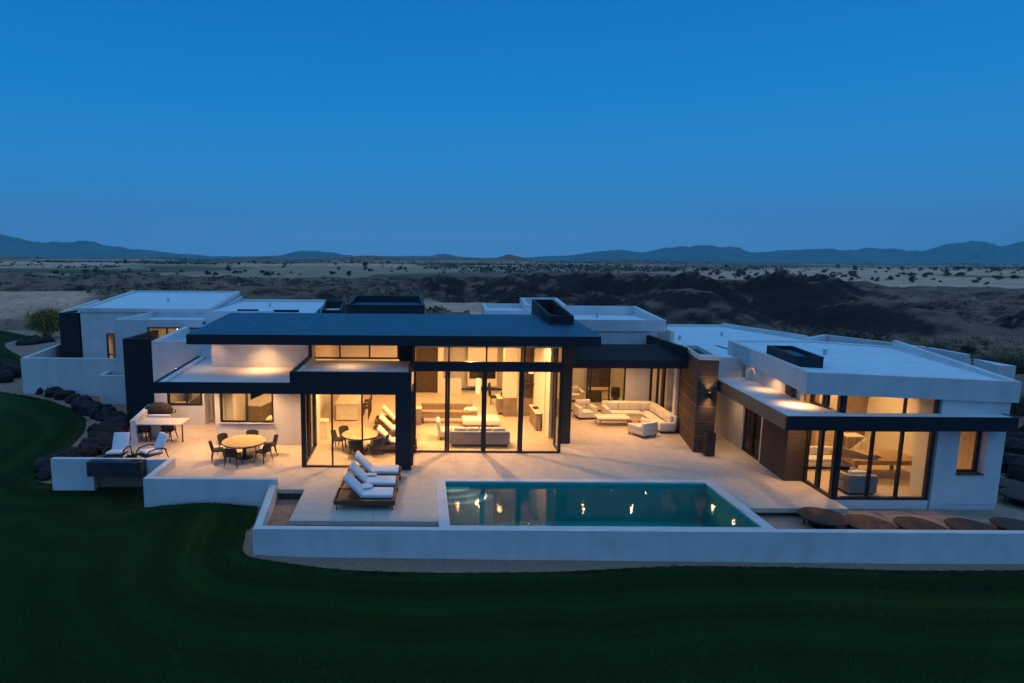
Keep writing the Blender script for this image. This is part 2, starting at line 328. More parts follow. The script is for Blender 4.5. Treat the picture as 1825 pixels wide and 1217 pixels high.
# mid white roof behind
hp('mid_roof', 'roofw', prisms=[([(-14.6,41),(-7.2,41),(-8.1,51.2),(-15.2,51.2)], 3.0, 4.85)])
hp('roof_curb', 'stucco', prisms=[([(-15.2,51.2),(-8.1,51.2),(-8.1,51.6),(-15.2,51.6)], 4.4, 5.05)])
hp('roof_curb', 'stucco', [(-14.6,-9.9,40.8,40.99,3.0,4.95)])
hp('roof_vent', 'metal', [(-12.6,-11.2,41.4,41.7,4.851,5.02)])
hp('roof_vent', 'metal', [(-10.1,-8.4,41.3,41.7,4.851,5.0)])
def hollow(name, m, poly, z0, z1, t, label=None, deck=None):
    """open-topped box of four walls, poly = front-left, front-right, back-right, back-left; z1 one per corner"""
    fl, fr_, br, bl = poly; zs = z1 if isinstance(z1, (list, tuple)) else [z1]*4
    b = MB()
    b.prism([fl, fr_, (fr_[0], fr_[1]+t), (fl[0], fl[1]+t)], z0, [zs[0],zs[1],zs[1],zs[0]])
    b.prism([(bl[0],bl[1]-t), (br[0],br[1]-t), br, bl], z0, [zs[3],zs[2],zs[2],zs[3]])
    b.prism([(fl[0],fl[1]+t+.001),(fl[0]+t,fl[1]+t+.001),(bl[0]+t,bl[1]-t-.001),(bl[0],bl[1]-t-.001)], z0, [zs[0],zs[0],zs[3],zs[3]])
    b.prism([(fr_[0]-t,fr_[1]+t+.001),(fr_[0],fr_[1]+t+.001),(br[0],br[1]-t-.001),(br[0]-t,br[1]-t-.001)], z0, [zs[1],zs[1],zs[2],zs[2]])
    o = b.build(name, M[m], house, None, label)
    if deck: MB().prism([(fl[0]+t,fl[1]+t),(fr_[0]-t,fr_[1]+t),(br[0]-t,br[1]-t),(bl[0]+t,bl[1]-t)], z0, deck[0]).build('deck', M[deck[1]], o)
    return o
hollow('skylight_box', 'metal', [(-4.08,33),(.2,33),(.05,37),(-4.06,37)], 4.9, [6.03,6.03,6.28,6.28], .17, 'large dark roof box behind the main roof', (5.9,'roofd'))
hollow('roof_box', 'metal', [(-6.95,42.2),(-5.6,42.2),(-5.75,45.6),(-7.2,45.6)], 4.3, [4.95,4.95,5.35,5.35], .12, 'small dark roof box left of the large one', (4.8,'roofw'))
hollow('chimney', 'slate', [(6.06,28.5),(7.22,28.5),(7.24,33.3),(6.08,33.3)], 5.2, [5.9,5.9,6.36,6.36], .13, 'long dark open topped chimney on the main roof', (5.35,'metal'))
hp('flat_roof', 'roofw', [(-9.8, 8.2, 31.55, 39.5, 4.80, 4.86)])
# white roof boxes right of the chimney
hollow('white_roof_box', 'stucco', [(7.9,33.0),(13.42,33.0),(13.5,38.2),(7.9,38.2)], 4.66, [5.28,5.28,5.66,5.66], .22, 'white parapet box above the patio', (5.1,'roofw'))
hp('upper_wall', 'stucco', [(7.7, 12.98, 33.1, 33.4, 3.6, 4.66), (12.7, 12.98, 33.4, 38, 3.6, 4.66)])
hollow('white_roof_box', 'stucco', [(4.1,38.2),(7.0,38.2),(7.2,42),(4.2,42)], 4.6, [5.32,5.32,5.50,5.50], .2, 'white roof box behind the chimney', (5.2,'roofw'))
hollow('white_roof_box', 'stucco', [(6.75,39.0),(9.4,39.0),(9.6,43),(7.0,43)], 4.6, [5.62,5.62,5.86,5.86], .2, None, (5.4,'roofw'))
for vx, vy, vz in ((-19.2,46,5.15),(-11.5,46,4.85),(10.5,36,5.1),(15.5,36,3.8),(19,38,3.8),(17.2,25.5,fl_z),(15.1,22.6,fl_z)):
    MB().lathe([(.07,-.1),(.07,.22),(.10,.23),(.10,.27)], 12, (vx, vy, vz)).build('vent_pipe', M['wall_trim'], house, 40)
# ---- covered patio: louvred pergola, glass back, brick pier
b = MB()
for i in range(18):
    y = 28.1 + i*.168; z = 3.80 + i*.022
    b.prism([(7.05,y),(12.42,y),(12.42,y+.15),(7.05,y+.15)], [z-.02]*4, [z+.03,z+.03,z+.03,z+.03])
b.build('louvre_roof', M['louvre'], house, None, 'dark louvred pergola roof over the patio')
hp('pergola_beam', 'louvre', [(7.02, 12.5, 27.95, 28.09, 3.5, 3.9)])
hp('pergola_ceiling', 'darkpanel', [(7.05, 12.42, 28.1, 33.5, 3.52, 3.58)])
hp('pergola_side_wall', 'louvre', [(12.43, 12.6, 28.3, 33.09, 3.58, 4.45)])
hp('patio_wall', 'stucco', [(11.55, 12.9, 33.5, 33.7, 0, 3.5)])
glazing('patio_window', (7.1, 33.6), (11.55, 33.6), 0, 3.5, [0, .18, (.26,.1), .52, (.56,.1), .8, 1], .07, .1)
glazing('patio_sliding_door', (12.95, 33.5), (12.93, 30.1), 0, 3.5, [0, .3, .5, .55, .95, 1], .1, .12)
hp('wall_trim', 'stucco', [(12.78, 12.92, 29.75, 30.05, 0, 3.52)])
hp('patio_wall', 'inner', [(7.02, 7.1, 28.3, 33.5, 0, 3.5)])
pier = [(12.23,26.26),(13.04,26.12),(13.72,29.85),(13.0,29.99)]
hp('brick_pier', 'brick', prisms=[(pier, 0, 4.2)], label='square brown brick pier with a lit wall lamp')
def ins(p, q, t): return (p[0]+(q[0]-p[0])*t, p[1]+(q[1]-p[1])*t)
b = MB(); cen = (13.0, 28.05)
for i in range(4):
    p, q = pier[i], pier[(i+1)%4]
    b.prism([p, q, ins(q,cen,.25), ins(p,cen,.25)], 4.2, 4.38)
b.build('pier_cap', M['stucco'], house)
# pier joints: thin pale metal strips
b = MB()
for z in (.75, 1.42, 2.1, 2.78, 3.45):
    for i in (0, 3):
        p, q = pier[i], pier[(i+1)%4]; out = .006
        d = Vector((q[0]-p[0], q[1]-p[1])).normalized(); nr = Vector((d.y, -d.x))
        b.prism([(p[0]+nr.x*out,p[1]+nr.y*out),(q[0]+nr.x*out,q[1]+nr.y*out),q,p], z, z+.022)
b.build('joint_strip', M['clad'], house)
# ---- right wing
sideA = lvl(1397,857); sideB = lvl(1353,825)
dirn = Vector((sideB[0]-sideA[0], sideB[1]-sideA[1])).normalized()
def side(t, off=0):              # point along the wing's side wall, t metres back from the front corner
    return (sideA[0]+dirn.x*t + off*dirn.y, sideA[1]+dirn.y*t - off*dirn.x)
# side wall: brick, doors, white wall
Ls = (Vector(sideB)-Vector(sideA)).length
def wallseg(name, m, t0, t1, z0, z1, th=.25, label=None, off=0.0):
    return hp(name, m, prisms=[([side(t0, off), side(t1, off), side(t1, off+th), side(t0, off+th)], z0, z1)], label=label)
zc0, zc1 = 2.62, 3.12
wallseg('brick_wall', 'brick', 0, Ls, 0, zc0+.1)
wallseg('wall_trim', 'stucco', Ls+.002, Ls+.1, 0, zc0+.1)
glazing('side_sliding_door', side(Ls+.1, .12), side(Ls+1.9, .12), 0, zc0, [0, .5, .55, 1], .1, .12)
wallseg('wall_trim', 'stucco', Ls+1.9, Ls+2.25, 0, zc0+.1)
wallseg('wing_wall', 'stucco', Ls+2.25, Ls+5.2, 0, zc0+.1)
ud = Vector((.99, 4.17)).normalized()                    # upper side wall, set back above the canopy
def us(t, off=0): return (14.58+ud.x*t+off*ud.y, 23.33+ud.y*t-off*ud.x)
def useg(name, m, t0, t1, z0, z1, o0=0, o1=.2): return hp(name, m, prisms=[([us(t0,o0), us(t1,o0), us(t1,o1), us(t0,o1)], z0, z1)])
useg('brick_wall', 'brick', 0, 2.95, 3.0, 4.02)
useg('wall_trim', 'stucco', 2.952, 3.08, 3.0, 4.02, -.05)
glazing('high_window', us(3.082,.08), us(4.2,.08), 3.25, 4.02, [0, .5, 1], .06, .1)
useg('wing_wall', 'stucco', 3.082, 4.28, 3.0, 3.248)
hp('wing_wall', 'stucco', prisms=[([(13.55,27.45),(15.6,27.45),(15.6,27.65),(13.55,27.65)], 2.9, 4.12)])
br1 = lvl(1431, 857)
hp('brick_wall', 'brick', prisms=[([sideA, br1, (br1[0], br1[1]+.2), (sideA[0]+.02, sideA[1]+.2)], 0, zc0+.1), ([us(0), (15.15,23.33), (15.15,23.5), us(.17,.02)], 3.0, 3.95)])
gc = (14.9, 20.95); gr = (18.30, 20.95)
glazing('corner_window', (br1[0]+.03, br1[1]), gc, 0.0, zc0+.02, [0, .45, .5, (1,.16)], .1, .12)
glazing('front_window', gc, gr, 0.0, zc0+.02, [(0,.14), (.36,.08), (.665,.08), (1,.14)], .1, .12, label='wide black framed window of the right wing living room')
glazing('corner_window', (br1[0]+.03, br1[1]), gc, zc1, 3.95, [0, .45, .55, (1,.16)], .1, .12)
glazing('clerestory_window', gc, gr, zc1-.05, 3.95, [(0,.14), (.66,.05), (1,.1)], .1, .12)
hp('plinth', 'stucco', [(14.8, 18.3, 20.88, 21.2, -.35, -.002)])
wz0 = dep(1703, 846, 20.85)[1]; wa = dep(1703, 846, 20.85)[0]; wb = dep(1752, 846, 20.85)[0]
hp('wing_wall', 'stucco', [(18.37, wa, 20.85, 21.3, -.12, zc0+.05), (wb, 20.75, 20.85, 21.3, -.12, zc0+.05), (wa, wb, 20.85, 21.3, -.12, wz0), (18.37, 20.75, 20.85, 21.3, zc0+.05, 4.0), (20.5, 20.75, 21.3, 28, -.12, 4.0)])
hp('plinth', 'stucco', [(18.37, 20.73, 20.87, 21.3, -.35, -.12)])
glazing('tall_window', (wa, 21.15), (wb, 21.15), wz0+.03, zc0+.05, [0, (1,.12)], .06, .1)
hp('interior_shade_panel', 'darkpanel', [(14.72, 14.745, 24.9, 27.2, 0, 2.6)])  # thin dark sheet stands for the shade of the interior behind the doors
hp('window_sill', 'rust', [(wa, wb, 20.8, 21.1, wz0, wz0+.03)])
# canopy of the right wing
cl = [dep(1404,742,20.25)[0], 20.25]
zt = dep(1404, 742, 20.25)[1]; zb_ = dep(1404, 767, 20.25)[1]
cbk = lvl(1280, 677, zt); crx = dep(1816, 745, 20.25)[0]
hp('canopy_slab', 'stucco', prisms=[([(cl[0]+.06,20.32),(crx-.05,20.32),(crx-.05,20.84),(14.86,20.84),(14.55,23.1),(14.8,23.4),(15.65,27.44),(13.55,27.44),(cbk[0]+.06,cbk[1])], zb_+.03, zt-.02)])
hp('canopy_fascia', 'metal', [(cl[0]-.02, crx, 20.24, 20.315, zb_, zt)], label='dark blue fascia band across the right wing')
hp('canopy_fascia', 'clad', prisms=[([(cl[0]-.02,20.316),(cl[0]+.055,20.316),(cbk[0]+.055,cbk[1]),(cbk[0]-.02,cbk[1])], zb_, zt-.005)], label='brown panelled fascia along the side of the right wing')
hp('canopy_fascia', 'metal', [(crx-.048, crx, 20.316, 22.5, zb_, zt)])
# white upper slab (roof) of the right wing
fl = dep(1439,663,20.75); flb = dep(1436.5,702,20.75)[1]; frt = dep(1818,680,20.82); frb = dep(1686,713,20.75)[1]
bz = fl[1]; bkl = lvl(1298,606,bz); bkm = lvl(1440,606,bz); bkr = lvl(1596,618,bz)
e = .18
P0, P1, P2, P3, P4 = (fl[0],20.75), (frt[0],20.75), bkr, bkm, bkl
hp('roof_slab', 'stucco', prisms=[([P0,P1,P2,P3,P4], [flb,frb-.08,4.0,4.0,flb+.1], [fl[1]-.1, frt[1]-.1, bz-.1, bz-.1, bz-.1])], label='thick white roof slab of the right wing')
def rim(poly, zt, z0, t, name='roof_rim'):
    b = MB(); c = (sum(p[0] for p in poly)/len(poly), sum(p[1] for p in poly)/len(poly)); n_ = len(poly)
    inn = [ins(p, c, t/math.dist(p, c)*1.3) for p in poly]
    for i in range(n_):
        j = (i+1) % n_
        b.prism([poly[i], poly[j], inn[j], inn[i]], [z0[i],z0[j],z0[j],z0[i]], [zt[i],zt[j],zt[j],zt[i]])
    return b.build(name, M['stucco'], house), inn
zz = [fl[1], frt[1]+.0, bz+.02, bz, bz]
_, inn = rim([P0,P1,P2,P3,P4], zz, [q-.1 for q in zz], .26)
hp('wing_roof', 'roofw', prisms=[(inn, [q-.098 for q in zz], [q-.07 for q in zz])])
hp('roof_parapet', 'stucco', prisms=[([ins(P1,P2,.03), ins(P1,P2,.99), (ins(P1,P2,.99)[0]-.2, ins(P1,P2,.99)[1]), (ins(P1,P2,.03)[0]-.2, ins(P1,P2,.03)[1])], [4.2,4.5,4.5,4.2], [frt[1]+.02, bz+.3, bz+.3, frt[1]+.02])])
s0 = lvl(1418,650,bz); s1 = lvl(1467,651,bz); s2 = lvl(1412,617,bz+.3); s3 = lvl(1367,616,bz+.3)
hollow('skylight_box', 'metal', [s0, s1, s2, s3], bz-.15, bz+.32, .12, 'dark skylight box on the right wing roof', (bz+.18,'roofd'))
# roofs behind the pier
R2 = [lvl(1196,640,3.85), lvl(1300,640,3.85), (16.6,30.5), (24.5,34.0), lvl(1440,604,3.85), lvl(1292,581,3.85), lvl(1188,580,3.85)]
hp('rear_roof', 'roofw', prisms=[(R2, 3.4, 3.8)], label='white flat roof behind the brick pier')
def strip(p, q, w, z0, z1, name='roof_curb', m='stucco'):
    d = Vector((q[0]-p[0], q[1]-p[1])).normalized(); nx = Vector((-d.y, d.x))*w
    return hp(name, m, prisms=[([p, q, (q[0]+nx.x, q[1]+nx.y), (p[0]+nx.x, p[1]+nx.y)], z0, z1)])
strip(R2[4], R2[5], .3, 3.4, 4.05); strip(R2[5], R2[6], .3, 3.4, 3.95)
wv = [lvl(1438,606,4.0), lvl(1474,597,4.1), lvl(1652,619,4.1), (26.6,30.4)]
hp('rear_wall', 'stucco', prisms=[([wv[0], wv[1], (wv[1][0],wv[1][1]+.3), (wv[0][0],wv[0][1]+.3)], 0, 4.1), ([wv[1], wv[2], (wv[2][0]+.2,wv[2][1]+.3), (wv[1][0]+.1,wv[1][1]+.3)], 0, 4.1),
  ([wv[2], (wv[2][0]+.25,wv[2][1]), (wv[2][0]+.15,29), (wv[2][0]-.1,29)], 0, 4.1)])
q0 = lvl(1640,622,3.3); q1 = lvl(1732,639,3.3); q2 = lvl(1749,641,3.3); q3 = lvl(1745,658,3.0)
hp('rear_wall', 'stucco', prisms=[([q0, q1, (q1[0]+.1,q1[1]+.3), (q0[0]+.1,q0[1]+.3)], 0, 3.3), ([(q1[0]-.6,q1[1]-2.2), (q1[0]+.2,q1[1]-2.3), (q2[0],q2[1]), (q1[0]+.1,q1[1]+.0)], 0, 3.3)])
# ------------------------------------------------------------------ interior of the hall
hp('interior_floor', 'floor', [(-9.1, 6.15, 27.22, 39, -.05, .006), (-4.75, -.4, 24.12, 27.2, -.05, .006), (-.36, 6.15, 26.12, 27.2, -.05, .0065)])
hp('back_wall', 'inner', [(1.1, 1.45, 38.0, 38.4, 0, 4.8), (1.45, 2.6, 38.0, 38.3, 0, .95), (1.45, 6.15, 39.6, 39.8, 0, 4.8), (-9.3, -.3, 38.5, 38.8, 0, 4.8)])
hp('back_panel', 'darkpanel', [(-.3, 1.1, 38.2, 38.4, 0, 4.8)])
hp('ceiling', 'inner', [(-9.3, 6.2, 31.2, 39.6, 4.70, 4.78), (-5.2, -.3, 28.1, 31.2, 4.70, 4.78), (-.3, 6.2, 26.12, 31.2, 4.70, 4.78)])
hp('fireplace_wall', 'inner', [(3.05, 4.95, 38.6, 39.2, .35, 4.7)])
hp('fireplace', 'black', [(3.15, 4.85, 38.58, 38.62, .86, 1.32)])
hp('column', 'inner', [(4.55, 5.25, 32.3, 33.0, 0, 4.7)], label='square plaster column inside the hall')
hp('column_base', 'greypanel', [(4.53, 5.27, 32.28, 33.02, .0, 1.05)])
hp('bar_wall', 'darkpanel', [(5.45, 6.15, 32.5, 32.7, 1.0, 4.7)])
hp('bar_wall', 'greypanel', [(5.44, 6.15, 32.45, 32.7, .0, 1.0)])
hp('right_wall', 'inner', [(6.16, 6.3, 28.3, 39.6, 0, 4.78), (6.10, 6.158, 29.2, 31.9, 0, 4.7)])
hp('kitchen_partition', 'inner', [(-5.6, -5.45, 31.0, 38.5, 0, 4.7), (-4.88, -4.74, 26.95, 28.0, 0, 3.1)])
hp('kitchen_ceiling', 'inner', [(-9.1, -4.89, 27.22, 31.2, 3.14, 3.2)])
hp('kitchen_back', 'inner', [(-9.1, -5.6, 35.6, 35.8, 0, 4.7), (-9.1, -8.75, 27.6, 28.1, 0, 3.1)])
# rooms behind the patio glass and in the right wing
hp('study_floor', 'floor', [(7.1, 14, 33.72, 39.5, -.05, .004), (13.05, 17.5, 28.3, 33.7, -.05, .003)])
hp('study_wall', 'inner', [(7.1, 14, 39.4, 39.6, 0, 4.6), (14, 14.2, 33.7, 39.5, 0, 4.6), (16.5, 16.7, 29, 33.7, 0, 3.8)])
hp('study_wall', 'darkpanel', [(11.0, 12.4, 38.9, 39.3, 0, 4.5)])
hp('study_ceiling', 'inner', [(7.1, 14, 33.72, 39.4, 3.7, 3.78)])
hp('wing_floor', 'floor', prisms=[([(14.93,21.02),(20.5,21.02),(20.5,27),(14.8,27),(14.8,24.5),(14.98,23.0)], -.1, .004)])
hp('wing_back_wall', 'greypanel', [(14.91, 20.5, 26.9, 27.1, 0, 4.0)])  # darker taupe puts the shade around the light band into the wall colour
hp('wing_side_wall', 'inner', [(14.75, 14.9, 23.05, 27.1, 0, 4.0)])
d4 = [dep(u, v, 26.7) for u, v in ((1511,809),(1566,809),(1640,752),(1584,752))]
b = MB(); b.add([(x, 26.66, z) for x, z in d4]+[(x, 26.88, z) for x, z in d4], [(0,1,2,3),(7,6,5,4),(0,4,5,1),(1,5,6,2),(2,6,7,3),(3,7,4,0)]); b.build('light_band_panel', M['inner'], house, None, 'pale slanted panel standing for lamplight at the back of the right wing room')  # solid panel in the shape of the lamplight band on the back wall
hp('window_reveal', 'inner', [(18.30, 18.37, 20.98, 21.75, 0, 3.95)])
hp('wing_back_wall', 'brickp', [(20.3, 20.48, 21.35, 22.6, 0, 3.9)])
hp('wing_back_wall', 'brickp', [(17.9, 18.75, 26.6, 26.88, 0, 3.9)])
hp('wing_back_wall', 'inner', [(20.3, 20.48, 22.602, 26.88, 0, 3.9)])
hp('wing_ceiling', 'inner', prisms=[([(14.95,21.05),(20.5,21.3),(20.5,26.9),(14.5,26.9),(14.65,23.2)], 3.9, 3.96)])
# ------------------------------------------------------------------ terrace and pool
ST = dict(kind='structure')
PX0, PX1, PY0, PY1 = .98, 11.05, 18.57, 22.52
t = MB()
for q in [(-10.2,15.0,22.83,34.2), (-13.6,-10.2,23.9,34.2), (-10.2,-5.3,21.62,22.83), (-5.3,-4.28,21.57,22.83), (-4.28,.62,18.86,22.83), (11.42,14.9,20.1,22.83)]:
    t.box(q[0], q[1], q[2], q[3], -.16, 0)
tag(t.build('terrace', M['terrace']), kind='structure')
t = MB()
for q in [(.62,PX0,PY0-.14,22.826), (PX0,PX1,PY1,22.826), (PX1,11.42,PY0-.14,22.826), (PX0,PX1,PY0-.14,PY0)]:
    t.box(q[0]+.002, q[1]-.002, q[2], q[3], -.05, .003)
tag(t.build('pool_coping', M['counter'] if False else M['stucco']), kind='structure')
t = MB()
t.box(-10.0, 15, 22.9, 34, -1.2, -.162); t.box(-13.4, -10.0, 24.0, 34, -1.2, -.162); t.box(-4.0, .5, 19.2, 22.9, -.6, -.162); t.box(11.5, 14.7, 20.4, 22.9, -.6, -.162); t.box(-10,-4.5,21.9,22.9,-.6,-.162)
tag(t.build('terrace_footing', M['gravel']), kind='structure')
t = MB()
t.box(PX0-.1, PX1+.1, PY0-.1, PY1+.1, -1.75, -1.6)
t.box(PX0-.1, PX0, PY0-.1, PY1+.1, -1.6, -.05); t.box(PX1, PX1+.1, PY0-.1, PY1+.1, -1.6, -.05)
t.box(PX0, PX1, PY0-.1, PY0, -1.6, -.05); t.box(PX0, PX1, PY1, PY1+.1, -1.6, -.05)
tag(t.build('pool_basin', M['basin']), kind='structure')
t = MB()
for i, (r_, z) in enumerate([(.75,-.22), (1.1,-.36), (1.5,-.5)]):
    pr = [(PX0+r_*1.25*math.sin(a*math.pi/36*1.0)*1.0, PY1-.16-r_*.72*(1-math.cos(0))-0 if False else PY1-.12-r_*.62*math.cos(a*math.pi/36)*1.0) for a in range(0,19)]
    t.prism([(PX0, PY1-.005)] + [(PX0, PY1-.12-r_*.62)] + pr[1:] + [(PX0+r_*1.25, PY1-.005)], -1.6, z)
tag(t.build('pool_steps', M['step']), kind='structure')
tag(MB().add([(PX0,PY0,-.15),(PX1,PY0,-.15),(PX1,PY1,-.15),(PX0,PY1,-.15)], [(0,1,2,3)]).build('pool_water', M['water']), kind='structure')
# ------------------------------------------------------------------ garden walls
gw = thing('garden_wall', 'long low white stucco wall stepping round the terrace and along the front of the pool', 'garden wall', (5, 18.3, -1))
b = MB()
b.box(-5.29, 24.0, 18.18, 18.42, -1.6, .02)
b.prism([(-5.29,18.422),(-5.05,18.422),(-5.31,21.50),(-5.55,21.50)], -1.6, [.02,.02,.2,.2])
b.build('wall', M['stucco'], gw)
b = MB()
b.box(-10.24, -5.31, 21.5, 21.74, -1.6, .40); b.box(-10.24, -10.0, 21.742, 23.9, -1.6, .40)
b.build('wall', M['stucco'], gw)
fx0 = lvl(167,816,.42)[0]; fx1 = lvl(262,817,.42)[0]
b = MB()
b.box(-14.97, fx0-.002, 23.66, 23.9, -1.6, .40); b.box(fx0-.002, fx1+.002, 23.66, 23.9, -.16, .38); b.box(fx1+.002, -10.242, 23.66, 23.9, -1.6, .40)
b.build('wall', M['stucco'], gw)
_ = 0
ff = thing('stone_planter', 'dark stacked stone trough hung on the white wall by the lounge chairs', 'planter', (-12, 23.6, -.5))
fx0 = lvl(167,816,.42)[0]; fx1 = lvl(262,817,.42)[0]
b = MB(); b.box(fx0, fx1, 23.2, 23.655, -.17, .42); b.build('trough', M['stone'], ff)
MB().box(fx0+.15, fx1-.15, 23.3, 23.58, .421, .44).build('slate_bed', M['black'], ff)
cw = thing('courtyard_wall', 'tall white courtyard wall at the far left with a slatted gate', 'courtyard wall', (-22, 38, -1))
w0 = lvl(36,638,2.25); w1 = lvl(205,637,2.25); wl = lvl(110,609,2.25)
b = MB()
b.prism([(-24.96,37.27),(-17.2,37.27),(-17.2,37.52),(-24.96,37.52)], -1.2, 2.25)
b.prism([(-24.96,37.522),(-24.72,37.522),(-25.95,43.2),(-26.2,43.2)], -1.2, 2.25)
b.build('wall', M['stucco'], cw)
gt = MB()
for i in range(7):
    a = i/6; p = (-25.98+1.0*a, 43.3, 0); gt.box(p[0]-.05, p[0]+.05, 43.28, 43.34, -.3, 2.2)
gt.box(-26.1, -24.95, 43.341, 43.38, 1.9, 1.98); gt.box(-26.1, -24.95, 43.341, 43.38, .2, .28)
gt.build('gate', M['twig'], cw, None, 'weathered grey slatted gate')
sw = thing('courtyard_wall', 'small low white wall in front of the slate tower', 'courtyard wall', (-18.5, 35.6, -1))
b = MB(); b.prism([(-19.28,35.6),(-17.35,35.6),(-17.35,35.8),(-19.28,35.8)], -1.0, 1.5); b.prism([(-19.28,35.802),(-19.06,35.802),(-19.35,37.26),(-19.55,37.26)], -1.0, 1.5)
b.build('wall', M['stucco'], sw)
MB().box(-17.52, -17.42, 35.56, 35.6, -.6, 1.4).build('bronze_strip', M['clad'], sw)
# ------------------------------------------------------------------ ground
def sst(a, b_, x):
    t_ = max(0, min(1, (x-a)/(b_-a))); return t_*t_*(3-2*t_)
def lawn_z(x, y):
    z = -1.02 + .55*sst(20, 40, y) + .45*sst(36, 75, y)
    z += .35*sst(-19, -34, x)*sst(20,36,y)*(1-sst(44,70,y))
    z += .36*sst(25, 37, y)*sst(-13, -19, x)
    z += .62*math.exp(-((x+7.8)/2.9)**2 - ((y-20.6)/1.5)**2) + .16*math.exp(-((x+5.2)/2.5)**2-((y-18)/.9)**2)
    z -= .35*sst(17.5, 12, y)
    z += .05*noise.noise((x*.15, y*.15, 0))
    z -= .25*math.exp(-((y-21.0)/1.2)**2)*sst(-4.2,-6,x)*0
    if x > 10: z -= 0
    return z
# edge of the lawn, photo points from far left round the wall corners to the right
EDGE = [lvl(*p, -.3) for p in [(-60,590),(0,588),(60,600),(95,612)]]
lawnpoly_px = [(-200,575,-.1),(-90,583,-.1),(0,588,-.1),(40,597,-.1),(66,602,-.1),(30,606,-.1),(6,612,-.1),(12,622,-.2),(30,632,-.2),(44,640,-.2),(34,650,-.2),(8,654,-.3),(-25,660,-.35),(-30,690,-.4),(0,700,-.4),(40,706,-.4),(90,716,-.45),(130,731,-.5),(155,750,-.6),(150,772,-.65),(128,795,-.72),(100,820,-.85),(72,838,-.9),(58,852,-.95),(72,863,-.98),(120,866,-1),(172,865,-1),(256,869,-1),(258,892,-1.02),(380,888,-1.02),(430,892,-1.02),(462,898,-1.05),(456,930,-1.1),(436,960,-1.15),(430,985,-1.15),(450,998,-1.18),(560,1013,-1.2),(640,1020,-1.2),(800,1024,-1.22),(1000,1022,-1.22),(1200,1011,-1.2),(1400,1013,-1.2),(1600,1020,-1.22),(1825,1019,-1.22),(2200,1022,-1.25)]
def gpt(u, v):
    z = -.4
    for _ in range(14): x, y = lvl(u, v, z); z = lawn_z(x, y)
    return x, y
lp = [gpt(p[0], p[1]) for p in lawnpoly_px]
lp = lp + [(40, lp[-1][1]), (40, 5), (-75, 5), (-75, lp[0][1])]
def inside(x, y, P):
    c = False; j = len(P)-1
    for i in range(len(P)):
        if (P[i][1] > y) != (P[j][1] > y) and x < (P[j][0]-P[i][0])*(y-P[i][1])/(P[j][1]-P[i][1])+P[i][0]: c = not c
        j = i
    return c
# lawn sheet: triangulated polygon with interior grid, heights from lawn_z
def sheet(name, poly, m, step, dz=0.0, zf=lawn_z, smooth_edge=3):
    for _ in range(smooth_edge if smooth_edge else 0):
        Q = []
        for i in range(len(poly)):
            p, q = Vector(poly[i]), Vector(poly[(i+1)%len(poly)])
            Q += [tuple(p*.75+q*.25), tuple(p*.25+q*.75)] if (q-p).length < 12 else [tuple(p), tuple(q)] if False else [tuple(p*.92+q*.08), tuple(p*.5+q*.5), tuple(p*.08+q*.92)]
        poly = Q
    from mathutils.geometry import delaunay_2d_cdt
    pts = [Vector(p) for p in poly]; n_ = len(pts)
    xs = [p[0] for p in poly]; ys = [p[1] for p in poly]
    y = min(ys)
    while y < max(ys):
        x = min(xs)
        st = step*(1+max(0, y-25)/25)
        while x < max(xs):
            if inside(x, y, poly): pts.append(Vector((x+random.uniform(-.2,.2)*st, y+random.uniform(-.2,.2)*st)))
            x += st
        y += st
    vs, es, fs, *_ = delaunay_2d_cdt(pts, [(i,(i+1)%n_) for i in range(n_)], [list(range(n_))], 1, 1e-4)
    o = MB().add([(v.x, v.y, zf(v.x, v.y)+dz) for v in vs], [tuple(f) for f in fs]).build(name, m, None, 60)
    return tag(o, kind='structure')
# mown grass: stripes that follow the curve of the terrace
g = bpy.data.materials.new('mown_grass'); g.use_nodes = True
N = g.node_tree.nodes; K = g.node_tree.links; bs = N['Principled BSDF']; bs.inputs['Roughness'].default_value = .9; bs.inputs['Specular IOR Level'].default_value = .05
at = N.new('ShaderNodeAttribute'); at.attribute_name = 'edge_distance'
gp = N.new('ShaderNodeNewGeometry')
n1 = N.new('ShaderNodeTexNoise'); n1.inputs['Scale'].default_value = .35; n1.inputs['Detail'].default_value = 5; K.new(gp.outputs['Position'], n1.inputs['Vector'])
n2 = N.new('ShaderNodeTexNoise'); n2.inputs['Scale'].default_value = 34; n2.inputs['Detail'].default_value = 4; n2.inputs['Roughness'].default_value = .75; K.new(gp.outputs['Position'], n2.inputs['Vector'])
ma = N.new('ShaderNodeMath'); ma.operation = 'MULTIPLY_ADD'; ma.inputs[1].default_value = .55; K.new(n1.outputs['Fac'], ma.inputs[0]); K.new(at.outputs['Fac'], ma.inputs[2])
mm = N.new('ShaderNodeMath'); mm.operation = 'MULTIPLY'; mm.inputs[1].default_value = 4.0; K.new(ma.outputs[0], mm.inputs[0])
si = N.new('ShaderNodeMath'); si.operation = 'SINE'; K.new(mm.outputs[0], si.inputs[0])
mr = N.new('ShaderNodeMapRange'); mr.inputs['From Min'].default_value = -1; mr.inputs['To Min'].default_value = .60; mr.inputs['To Max'].default_value = 1.25; K.new(si.outputs[0], mr.inputs['Value'])
fade = N.new('ShaderNodeMapRange'); fade.inputs['From Min'].default_value = 1.0; fade.inputs['From Max'].default_value = 5.0; fade.inputs['To Min'].default_value = .8; fade.inputs['To Max'].default_value = .22; K.new(at.outputs['Fac'], fade.inputs['Value'])
mxs = N.new('ShaderNodeMix'); mxs.data_type = 'FLOAT'; mxs.inputs[2].default_value = 1; K.new(fade.outputs[0], mxs.inputs[0]); K.new(mr.outputs[0], mxs.inputs[3])
